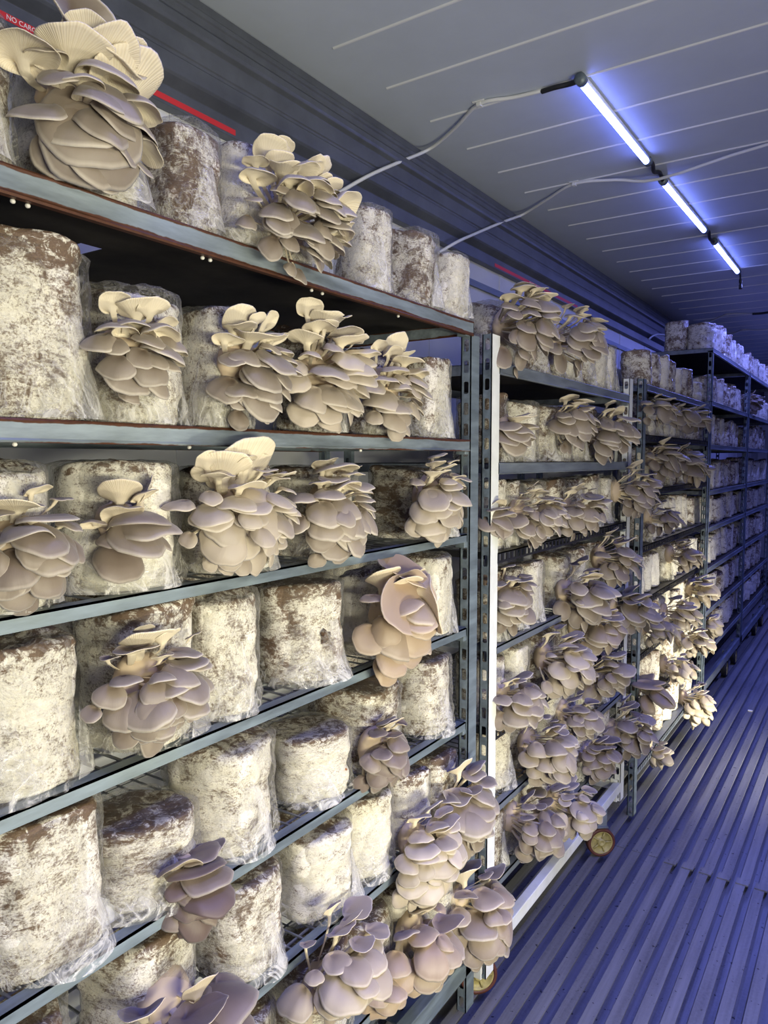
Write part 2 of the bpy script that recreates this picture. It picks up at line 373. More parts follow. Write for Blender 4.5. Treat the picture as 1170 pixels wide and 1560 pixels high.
def tray(parent, z, y0, y1, x0, x1, mt, lip=.030, hole=None, rust=False):
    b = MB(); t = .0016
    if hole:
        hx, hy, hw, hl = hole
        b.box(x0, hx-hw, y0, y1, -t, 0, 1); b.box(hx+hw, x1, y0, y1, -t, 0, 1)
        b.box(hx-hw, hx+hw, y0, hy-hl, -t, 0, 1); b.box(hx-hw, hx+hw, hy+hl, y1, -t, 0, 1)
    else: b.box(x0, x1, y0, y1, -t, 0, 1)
    b.box(x1 - t, x1, y0, y1, -lip, 0); b.box(x1 - .012, x1, y0, y1, -lip - t, -lip)
    b.box(x0, x0 + t, y0, y1, -lip, 0); b.box(x0, x0 + .012, y0, y1, -lip - t, -lip)
    b.box(x0, x1, y0, y0 + t, -lip, 0); b.box(x0, x1, y1 - t, y1, -lip, 0)
    b.tube([(x1-.0015, y0, -.001), (x1-.0015, y1, -.001)], .0028, 6); b.tube([(x1-.0015, y0, -lip), (x1-.0015, y1, -lip)], .003, 6)
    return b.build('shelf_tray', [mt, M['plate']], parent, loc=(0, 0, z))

def wire_shelf(parent, z, y0, y1, x0, x1, mt, slots=False):
    b = MB(); h = .019
    if slots:
        b.box(x1-.003, x1, y0, y1, -.004, 0); b.box(x1-.003, x1, y0, y1, -.028, -.022)
        yy = y0
        while yy < y1: b.box(x1-.003, x1, yy, min(yy+.012, y1), -.022, -.004); yy += .030
        b.box(x1-.04, x1, y0, y1, -.003, 0)
    else:
        b.box(x1-.003, x1, y0, y1, -h, 0); b.box(x1-.022, x1, y0, y1, -.003, 0)
    b.box(x0, x0+.003, y0, y1, -h, 0); b.box(x0, x0+.022, y0, y1, -.003, 0)
    b.box(x0, x1, y0, y0+.003, -h, 0); b.box(x0, x1, y1-.003, y1, -h, 0)
    f = b.build('shelf_frame', mt, parent, loc=(0, 0, z))
    g = MB(); r = .0018
    yy = y0 + .02
    while yy < y1: g.box(x0+.004, x1-.004, yy-r, yy+r, -.0065, -.0035); yy += .034
    xx = x0 + .05
    while xx < x1 - .02: g.box(xx-r, xx+r, y0, y1, -.0095, -.0065); xx += .075
    g.build('wire_grid', M['wire'], f)
    return f

def clip(parent, x, y, z, mt):
    b = MB(); b.box(x-.030, x-.004, y-.010, y+.006, z-.040, z-.006); return b.build('shelf_clip', mt, parent, bevel=.002)

def caster(parent, x, y, R=.054, tm='tyre', rot=0.0):
    b = MB(); b.lathe([(R*.80,-.017),(R*.97,-.016),(R,-.010),(R,.010),(R*.97,.016),(R*.80,.017),(R*.80,-.017)], (0, 0, R), 'X', 36)
    w_ = b.build('wheel', M[tm], parent, True)
    h = MB(); h.lathe([(.0,.013),(R*.16,.018),(R*.24,.018),(R*.26,.007),(R*.70,.007),(R*.72,.015),(R*.805,.015),(R*.805,-.015),(R*.3,-.012),(0,-.012)], (0, 0, R), 'X', 28)
    for k in range(5):
        q = 2*math.pi*k/5; a = Vector((0, math.cos(q), math.sin(q))); p = Vector((.010, 0, R))
        h.tube([p + a*R*.2, p + a*R*.72], .0035, 6)
    h.build('hub', M['hub'], w_, True)
    f = MB(); f.box(-.026, -.022, -.016, .016, R-.012, R*2+.010); f.box(-.026, .024, -.022, .022, R*2+.006, R*2+.012)
    f.box(-.018, .018, -.018, .018, R*2+.012, R*2+.075)
    f_ = f.build('fork', M['dgalv'], parent)
    for o in (w_, f_): o.location = (x, y, 0); o.rotation_euler = (0, 0, rot)
    return w_

DX = -1.285
def Z(r): return EYE + r
# nearest rack
r1 = tag(empty('shelf_rack', (-1.05, 1.0, 0)), 'nearest galvanised shelving rack with rusty upper trays and a slotted grey post', 'rack', 'racks along the wall')
def kids_local(root):
    bpy.context.view_layer.update()
    for ch in root.children: ch.location = Vector(ch.location) - Vector(root.location)
ya, yb = .30, 1.605
for (px, dx_) in ((FRONT, -1), (DX, 1)):
    post(r1, px, yb, .13, Z(.330) if px == DX else Z(.298), M['galv'], dx_, 1, .044)
    post(r1, px, ya, .13, Z(.330), M['galv'], dx_, -1, .044)
def rivets(tr, x, z, ys):
    for yy in ys:
        b = MB(); b.lathe([(.0001,.0028),(.0024,.002),(.0032,0),(.0024,-.002),(.0001,-.0028)], (x, yy, z), 'Z', 10); b.build('rivet', M['bead2'], tr, True)
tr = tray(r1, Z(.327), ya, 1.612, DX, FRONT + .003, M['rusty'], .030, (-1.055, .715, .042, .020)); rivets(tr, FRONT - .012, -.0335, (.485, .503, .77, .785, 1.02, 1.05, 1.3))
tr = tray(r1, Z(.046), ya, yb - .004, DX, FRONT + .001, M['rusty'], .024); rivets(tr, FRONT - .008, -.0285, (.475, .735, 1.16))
for z in (-.18, -.41, -.645, -.875): wire_shelf(r1, Z(z), ya, yb - .012, DX, FRONT, M['galv'])
wire_shelf(r1, Z(-1.13), ya, yb - .012, DX, FRONT, M['galv'])
for z in (.327, .046, -.18, -.41, -.645, -.875): clip(r1, FRONT, yb - .008, Z(z) + .006, M['galv'])
b = MB(); b.box(FRONT-.030, FRONT, ya, yb + .03, Z(-1.315), Z(-1.262)); b.build('base_beam', M['galv'], r1, bevel=.002)
b = MB(); b.box(-.965, -.935, ya, yb + .03, Z(-1.315), Z(-1.275)); b.build('base_beam', M['galv'], r1, bevel=.002)
b = MB(); b.box(DX, FRONT-.03, yb, yb + .028, Z(-1.315), Z(-1.27)); b.build('base_beam', M['galv'], r1, bevel=.002)
b = MB(); b.box(-.935, FRONT-.030, 1.36, 1.52, Z(-1.302), Z(-1.296)); p_ = b.build('base_plate', M['galv'], r1, bevel=.001)
for (bx, by) in ((-.89, 1.476), (-.889, 1.404)):
    b = MB(); b.lathe([(.0001,.009),(.007,.008),(.0075,0)], (bx, by, Z(-1.296)), 'Z', 8); b.build('bolt', M['bolt'], p_)
for yy in (ya + .1, yb - .16): caster(r1, FRONT - .20, yy, .054); caster(r1, DX + .08, yy, .054)

# second rack: white front posts and a white wheeled base
r2 = tag(empty('shelf_rack', (-1.05, 2.35, 0)), 'second rack with white posts and a white base rail on casters', 'rack', 'racks along the wall')
ya, yb = 1.72, 2.962
for yy in (ya, yb):
    post(r2, FRONT, yy, .15, Z(.316), M['white'], -1, 1, .047, M['galv'] if yy == ya else M['white'])
    post(r2, DX, yy, .15, Z(.316), M['galv'], 1, 1, .036)
s0, s1 = ya + .045, yb - .006
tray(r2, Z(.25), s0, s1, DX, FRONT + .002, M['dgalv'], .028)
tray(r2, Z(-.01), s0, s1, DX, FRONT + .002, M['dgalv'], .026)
for z, sl in ((-.245, 1), (-.495, 0), (-.72, 1), (-.935, 0), (-1.15, 0)): wire_shelf(r2, Z(z), s0, s1, DX, FRONT, M['dgalv'] if not sl else M['black'], bool(sl))
for z in (.25, -.01, -.245, -.495): clip(r2, FRONT, s0 - .004, Z(z), M['dgalv']); clip(r2, FRONT, s1 + .004, Z(z), M['dgalv'])
for xx in (FRONT + .001, -1.26):
    b = MB(); b.box(xx - .028, xx, ya + .02, yb + .02, Z(-1.350), Z(-1.312)); b.build('base_rail', M['white'], r2, bevel=.002)
for yy in (ya + .004, yb + .004):
    b = MB(); b.box(-1.26, FRONT - .01, yy, yy + .03, Z(-1.350), Z(-1.312)); b.build('base_rail', M['white'], r2, bevel=.002)
b = MB(); b.box(-.90, FRONT-.012, ya - .004, ya + .036, Z(-1.395), Z(-1.30)); b.build('base_foot', M['white'], r2, bevel=.002)
b = MB(); b.box(-.86, FRONT-.012, yb - .004, yb + .036, Z(-1.395), Z(-1.30)); b.build('base_foot', M['white'], r2, bevel=.002)
for (xx, yy) in ((FRONT - .088, 1.85), (FRONT - .024, 2.785)): caster(r2, xx, yy, .056, 'tyre', -.85); caster(r2, -1.22, yy, .056, 'tyre', -.85)

# third rack
r3 = tag(empty('shelf_rack', (-1.05, 3.9, 0)), 'third rack with dark grey slotted posts standing on bare feet', 'rack', 'racks along the wall')
ya, yb = 3.17, 4.60
for yy in (ya, yb):
    post(r3, FRONT, yy, .0, Z(.335), M['galv'], -1, 1, .046); post(r3, DX, yy, .0, Z(.335), M['galv'], 1, 1, .046)
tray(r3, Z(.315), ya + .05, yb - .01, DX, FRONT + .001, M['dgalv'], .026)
for k_, z in enumerate((.105, -.128, -.37, -.605, -.84, -1.075, -1.345)): wire_shelf(r3, Z(z), ya + .05, yb - .01, DX, FRONT, M['black'] if k_ < 6 else M['dgalv'], True)

# two tall racks at the far end
for (ya, yb, lb) in ((4.66, 6.10, 'tall far rack beyond the third rack, shelves full of bare bags'), (6.16, 7.62, 'farthest tall rack at the picture edge, full of bare bags')):
    rr = tag(empty('shelf_rack', (-1.05, (ya + yb)/2, 0)), lb, 'rack', 'racks along the wall')
    for yy in (ya, yb):
        post(rr, FRONT, yy, .13, Z(.63), M['galv'], -1, 1, .040); post(rr, DX, yy, .13, Z(.63), M['galv'], 1, 1, .040)
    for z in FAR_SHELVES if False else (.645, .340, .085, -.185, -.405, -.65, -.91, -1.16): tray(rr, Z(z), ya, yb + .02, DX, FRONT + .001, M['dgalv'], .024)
    b = MB(); b.box(FRONT-.03, FRONT, ya, yb + .03, Z(-1.40), Z(-1.35)); b.build('base_beam', M['dgalv'], rr)
    for yy in (ya + .98, yb - .06): caster(rr, FRONT - .030, yy, .058, 'blackrub')
    r4 = rr
for root in [o for o in COL.objects if o.name.startswith('shelf_rack')]: kids_local(root)

# ------------------------------------------------------------------ grow bags
NV = 7
def block_mesh(seed):
    rg = random.Random(seed); nu = 56; rings = []
    S = Vector((rg.random()*50, rg.random()*50, rg.random()*50))
    zs = [0.0, .012, .05] + [.05 + .85*i/16 for i in range(1, 17)] + [.945, .972, .990, 1.0]
    rs = [.86, .95, .985] + [1 - .015*math.cos(i*.8) for i in range(16)] + [.995, .97, .93, .87]
    th0 = rg.random()*math.pi; vs = []
    tops = [.72, .5, .28, .1]
    tilt = rg.uniform(-.09, .09)
    for j, (z, r) in enumerate(list(zip(zs, rs)) + [(1.0, t) for t in tops]):
        for i in range(nu):
            a = 2*math.pi*i/nu
            c_, s_ = math.cos(a), math.sin(a)
            k = 1/((abs(c_)**3.0 + abs(s_)**3.0)**(1/3.0))*.955          # slightly squared section
            p = Vector((c_, s_, z*2.3))
            d = .085*noise.noise(p*1.3 + S) + .042*noise.noise(p*3.7 + S) + .028*noise.noise(Vector((p.x*3, p.y*3, p.z*11)) + S)
            up = max(0, (z - .74)/.26)
            d += .10*up**1.5*max(0, math.cos(a - th0))**10 + .10*up**1.5*max(0, -math.cos(a - th0))**10     # folded corners of the bag
            rad = r*k*(1 + d)
            zz = z
            if j >= len(zs): zz = 1.0 + .05*noise.noise(Vector((c_*r*2.4, s_*r*2.4, 7)) + S) + .020*math.exp(-((r*math.sin(a - th0))/.07)**2) - .02*(1 - r)
            elif z > .9: zz = z + .02*noise.noise(Vector((c_*2, s_*2, 3)) + S)
            zz += tilt*rad*c_*min(1, z*1.2)
            vs.append((rad*c_, rad*s_, max(0, zz)))
    nr = len(vs)//nu; fs = []
    for j in range(nr-1):
        for i in range(nu): fs.append((j*nu+i, j*nu+(i+1)%nu, (j+1)*nu+(i+1)%nu, (j+1)*nu+i))
    fs.append(tuple(range(nu))[::-1]); fs.append(tuple((nr-1)*nu+i for i in range(nu)))
    me = bpy.data.meshes.new('substrate_block'); me.from_pydata(vs, [], fs); me.materials.append(M['block'])
    me.polygons.foreach_set('use_smooth', [True]*len(fs)); return me
def film_mesh(seed):
    rg = random.Random(seed+100); nu = 72; S = Vector((rg.random()*50, rg.random()*50, rg.random()*50)); vs = []; fs = []
    nz = 18; top = rg.uniform(.96, 1.0)
    lev = [(top*j/nz, 1.0) for j in range(nz+1)] + [(1.012, .955), (1.026, .80), (1.030, .55), (1.030, .25), (1.030, .03)]
    for (z, sh) in lev:
        for i in range(nu):
            a = 2*math.pi*i/nu; c_, s_ = math.cos(a), math.sin(a)
            k = 1/((abs(c_)**3.0 + abs(s_)**3.0)**(1/3.0))*.955*sh
            p = Vector((c_*sh, s_*sh, z*1.6))
            cr = abs(noise.noise(p*2.6 + S))*.16 + abs(noise.noise(p*5.5 + S))*.07
            low = max(0, 1 - z/.35)
            vs.append((c_*k*(1.075 + cr*(.55 + low*1.0)), s_*k*(1.075 + cr*(.55 + low*1.0)), .012 + z + (cr*.2 if z > 1.02 else 0)))
    for j in range(len(lev)-1):
        for i in range(nu): fs.append((j*nu+i, j*nu+(i+1)%nu, (j+1)*nu+(i+1)%nu, (j+1)*nu+i))
    nside = len(fs)
    # loose gusset flaps of film spreading out at the foot of the bag
    for q in range(1 + (seed % 2)):
        a0 = rg.uniform(-.9, .9) + (0 if q == 0 else rg.choice((-1.1, 1.1))); n = 9; base = len(vs)
        for j in range(n):
            t = j/(n-1)                      # 0 top, 1 bottom
            for i in range(n):
                s = i/(n-1)
                ang = a0 + (s - .5)*(.35 + 1.0*t)
                rr = 1.10 + t*(.10 + .26*math.sin(s*math.pi)) + .05*noise.noise(Vector((s*4, t*4, q*9 + seed)) + S)
                vs.append((math.cos(ang)*rr, math.sin(ang)*rr, max(.014, .62*(1 - t) + .016 + .03*noise.noise(Vector((s*3, t*3, 5)) + S))))
        for j in range(n-1):
            for i in range(n-1): fs.append((base+j*n+i, base+j*n+i+1, base+(j+1)*n+i+1, base+(j+1)*n+i))
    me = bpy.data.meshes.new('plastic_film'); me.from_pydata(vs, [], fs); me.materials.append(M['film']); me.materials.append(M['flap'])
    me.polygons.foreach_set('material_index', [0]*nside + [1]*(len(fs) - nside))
    me.polygons.foreach_set('use_smooth', [True]*len(fs)); return me
BLOCKS = [block_mesh(11 + i) for i in range(NV)]
FILMS = [film_mesh(31 + i) for i in range(NV)]
WRAPPED = []
for b_ in BLOCKS:
    c_ = b_.copy(); c_.materials[0] = M['wrapped']; WRAPPED.append(c_)

def mushroom(b, p, N, a, L, W, rg, nphi, nr, droop, parent, col):
    """one oyster mushroom: shell-shaped cap with a wavy margin, gills running down into a bent side stem"""
    N = N/np.linalg.norm(N); a = a - N*np.dot(a, N); a /= np.linalg.norm(a); t = np.cross(N, a)
    phi = np.linspace(-math.pi, math.pi, nphi, endpoint=False)
    off, sem = .40, .60
    lob = 1 + .035*np.sin(2*phi + rg.uniform(0, 6)) + .022*np.sin(4*phi + rg.uniform(0, 6)) + .012*np.sin(9*phi + rg.uniform(0, 6))
    rx = (off + sem*np.cos(phi))*L*lob; ry = np.sin(phi)*W/2*lob*(1 + .10*np.cos(phi))
    notch = np.exp(-((np.abs(phi) - math.pi)/.45)**2); rx = rx + notch*L*.10
    ph1, ph2 = rg.uniform(0, 6), rg.uniform(0, 6); w1 = rg.uniform(.015, .075); w2 = rg.uniform(.006, .028)
    fold = rg.uniform(-.10, .16)
    def height(rho):
        h = -droop*rho**2.2 - .10*np.exp(-(rho/.22)**2) + .05
        roll = np.clip((rho - .80)/.20, 0, 1); h = h - .085*roll**2*(1 if droop > -.05 else .2)
        return h
    top = []; rhos = np.array([.05, .2, .36, .52, .67, .80, .90, .965, 1.0]) if nr > 6 else np.array([.06, .35, .65, .88, 1.0])
    for rho in rhos:
        h = height(rho) + (w1*np.sin(2*phi + ph1) + w2*np.sin(5*phi + ph2))*rho**2 - fold*(np.sin(phi)*rho)**2
        top.append((rx*rho)[:, None]*a + (ry*rho)[:, None]*t + (h*L)[:, None]*N)
    und = []; urh = np.array([.985, .9, .75, .58, .42, .30, .20]) if nr > 6 else np.array([.98, .7, .4, .2])
    for rho in urh:
        h = height(rho) + (w1*np.sin(2*phi + ph1) + w2*np.sin(5*phi + ph2))*rho**2 - fold*(np.sin(phi)*rho)**2 - (.022 + .16*(1 - rho)**2.2)
        und.append((rx*rho)[:, None]*a + (ry*rho)[:, None]*t + (h*L)[:, None]*N)
    ring = und[-1]; c0 = ring.mean(0); d = b - p
    P1 = c0 - N*L*.30 - a*L*.05; st = []
    ks = (.3, .6, 1.0) if nr > 6 else (.5, 1.0)
    r0 = np.linalg.norm(ring - c0, axis=1).mean()
    for s in ks:
        c = (1-s)**2*c0 + 2*s*(1-s)*P1 + s*s*d
        st.append(c + (ring - c0)*(1 - .45*s))
    rows = top + und + st; V = np.concatenate([p + c_ for c_ in rows] + [p + top[0].mean(0, keepdims=True)])
    R = len(rows); n = nphi
    i = np.arange(n); F = []
    for j in range(R-1): F.append(np.stack([j*n+i, j*n+(i+1)%n, (j+1)*n+(i+1)%n, (j+1)*n+i], 1))
    F = np.concatenate(F)
    tri = np.stack([np.full(n, R*n), (i+1)%n, i], 1)
    u = np.concatenate([np.tile((phi/(2*math.pi) + .5), R), [.5]]); v = np.concatenate([np.repeat(np.concatenate([rhos, urh, np.full(len(st), .1)]), n), [0]])
    loops = np.concatenate([F.ravel(), tri.ravel()]); nf = len(F) + len(tri)
    me = bpy.data.meshes.new('mushroom'); me.vertices.add(len(V)); me.vertices.foreach_set('co', V.ravel())
    me.loops.add(len(loops)); me.loops.foreach_set('vertex_index', loops)
    me.polygons.add(nf); me.polygons.foreach_set('loop_start', np.concatenate([np.arange(len(F))*4, len(F)*4 + np.arange(n)*3]))
    mi = np.concatenate([np.repeat(np.arange(R-1) >= len(top)-1, n).astype(np.int32), np.zeros(n, np.int32)])
    me.materials.append(M['cap']); me.materials.append(M['gill'])
    me.polygons.foreach_set('material_index', mi); me.polygons.foreach_set('use_smooth', np.ones(nf, bool))
    uvl = me.uv_layers.new(name='UVMap'); uvl.data.foreach_set('uv', np.stack([u[loops], v[loops]], 1).ravel())
    me.update(); me.validate()
    o = link('mushroom', me, parent); o.color = col
    return o

def cluster(root, r, h, lx, ly, lz, W, H, D, n, seed, opt, lod):
    rg = random.Random(seed*7 + 3)
    cy = max(-.62*r, min(.62*r, ly)); cz = max(.03, min(h*.85, lz)); core = np.array([lx*.93, cy, cz])
    mb = MB(); vs = []
    for j in range(9):                                                     # knobbly foot of the cluster on the bag face
        for i in range(14):
            q = 2*math.pi*i/14; rad = (.030 if j < 6 else .030)*math.sin(math.pi*(j+.5)/9.)*min(1.5, W/.07)
            kx = math.cos(math.pi*(j+.5)/9.)*-.026
            f = 1 + .3*noise.noise(Vector((math.cos(q)*2, math.sin(q)*2, j*.6 + seed)))
            vs.append((core[0] + kx + .004, core[1] + rad*math.cos(q)*f, core[2] + rad*math.sin(q)*f))
    fs = [(j*14+i, j*14+(i+1)%14, (j+1)*14+(i+1)%14, (j+1)*14+i) for j in range(8) for i in range(14)] + [tuple(range(14))[::-1], tuple(8*14+i for i in range(14))]
    mb.add(vs, fs); foot = mb.build('mushroom_cluster', M['gill'], root, True)
    big = opt.get('big', 1.0); n = int(n*{0: 1.5, 1: 1.4, 2: 1.25}[lod]/big**.8*(1.25 if D > .1 else 1)); L0 = 2.3*math.sqrt(W*H/n)*(1.25 if opt.get('sm') else 1)
    items = []
    ga = math.pi*(3 - 5**.5)
    for i in range(n):
        q = math.sqrt((i + .5)/n); th = i*ga + seed
        s, t = q*math.cos(th) + rg.uniform(-.10, .10), q*math.sin(th) + rg.uniform(-.10, .10)
        k = rg.choice((.62, .8, .95, 1.1, 1.25)) * (1.15 if q < .75 else .92)
        e = 50 + t*(72 if t > 0 else 46) + rg.uniform(-16, 16) + opt.get('up', 0)*45 + opt.get('lift', 0)
        items.append((s, t, k, e))
    for x_ in opt.get('ext', []): items.append((x_[0], x_[1], x_[2]*1.25) + tuple(x_[3:]))
    for it_ in items:
        s, t, k, e = it_[:4]
        L = L0*k; Wc = L*rg.uniform(1.10, 1.45)
        az = math.radians(s*52 + rg.uniform(-14, 14)); el = math.radians(e)
        N = np.array([math.cos(el)*math.cos(az), math.cos(el)*math.sin(az), math.sin(el)])
        a = np.array([math.sin(el)*math.cos(az), math.sin(el)*math.sin(az), -math.cos(el)])
        roll = rg.uniform(-.35, .35) + s*.45*(1 if t < .3 else -.3); tt = np.cross(N, a); a = a*math.cos(roll) + tt*math.sin(roll)
        q2 = min(1.0, s*s + t*t)
        C = np.array([lx + D*(.92 - .62*q2) + rg.uniform(-.10, .10)*D, ly + s*max(.02, W - .42*Wc), lz + t*max(.02, H - .36*L)])
        p = C - a*L*.42
        b = core + np.array([-.006, max(-1, min(1, s))*.022, max(-1, min(1, t))*.026])
        dk = opt.get('dark', .0)*rg.uniform(.5, 1.2) + opt.get('purple', 0)*rg.uniform(.05, .35) + rg.uniform(0, .10)
        pl = max(0, opt.get('pale', 0)*rg.uniform(.4, 1.1) + rg.uniform(-.05, .16)); tn = opt.get('tan', 0)*rg.uniform(.4, 1.2)
        droop = (.20 if t < .45 else -.06) + rg.uniform(-.09, .12)
        if len(it_) > 4: droop = it_[4]
        mushroom(b, p, N, a, L, Wc, rg, 34 if lod == 0 else (24 if lod == 1 else 14), 8 if lod < 2 else 4, droop, foot, (min(1, dk), min(1, pl), min(1, tn), 1))

def grow_bag(i, rack, x, y, z, r, h, clusters, label, group, film=True):
    rg = random.Random(i*13 + 5)
    if not film and not clusters:                    # far bags: a single piece, film and block cannot be told apart
        o = link('grow_bag', WRAPPED[i % NV]); o.location = (x, y, z + .002); o.scale = (r*rg.uniform(.92, 1.06), r, h*rg.uniform(.84, 1.03)); o.rotation_euler = (rg.uniform(-.05, .05), rg.uniform(-.05, .05), rg.uniform(0, 6.28))
        return tag(o, label, 'grow bag', group)
    root = empty('grow_bag', (x, y, z + .0005)); tag(root, label, 'grow bag', group)
    blk = link('substrate_block', BLOCKS[i % NV], root); blk.scale = (r*.94, r*.94, h); blk.rotation_euler = (0, 0, rg.choice((0, math.pi)) + rg.uniform(-.5, .5))
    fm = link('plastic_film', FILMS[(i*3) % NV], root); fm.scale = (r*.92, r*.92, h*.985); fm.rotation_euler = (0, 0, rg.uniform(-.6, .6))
    for c_ in clusters: cluster(root, r, h, *c_, {1: 0, 2: 1, 3: 2}.get(rack, 2))
    return root

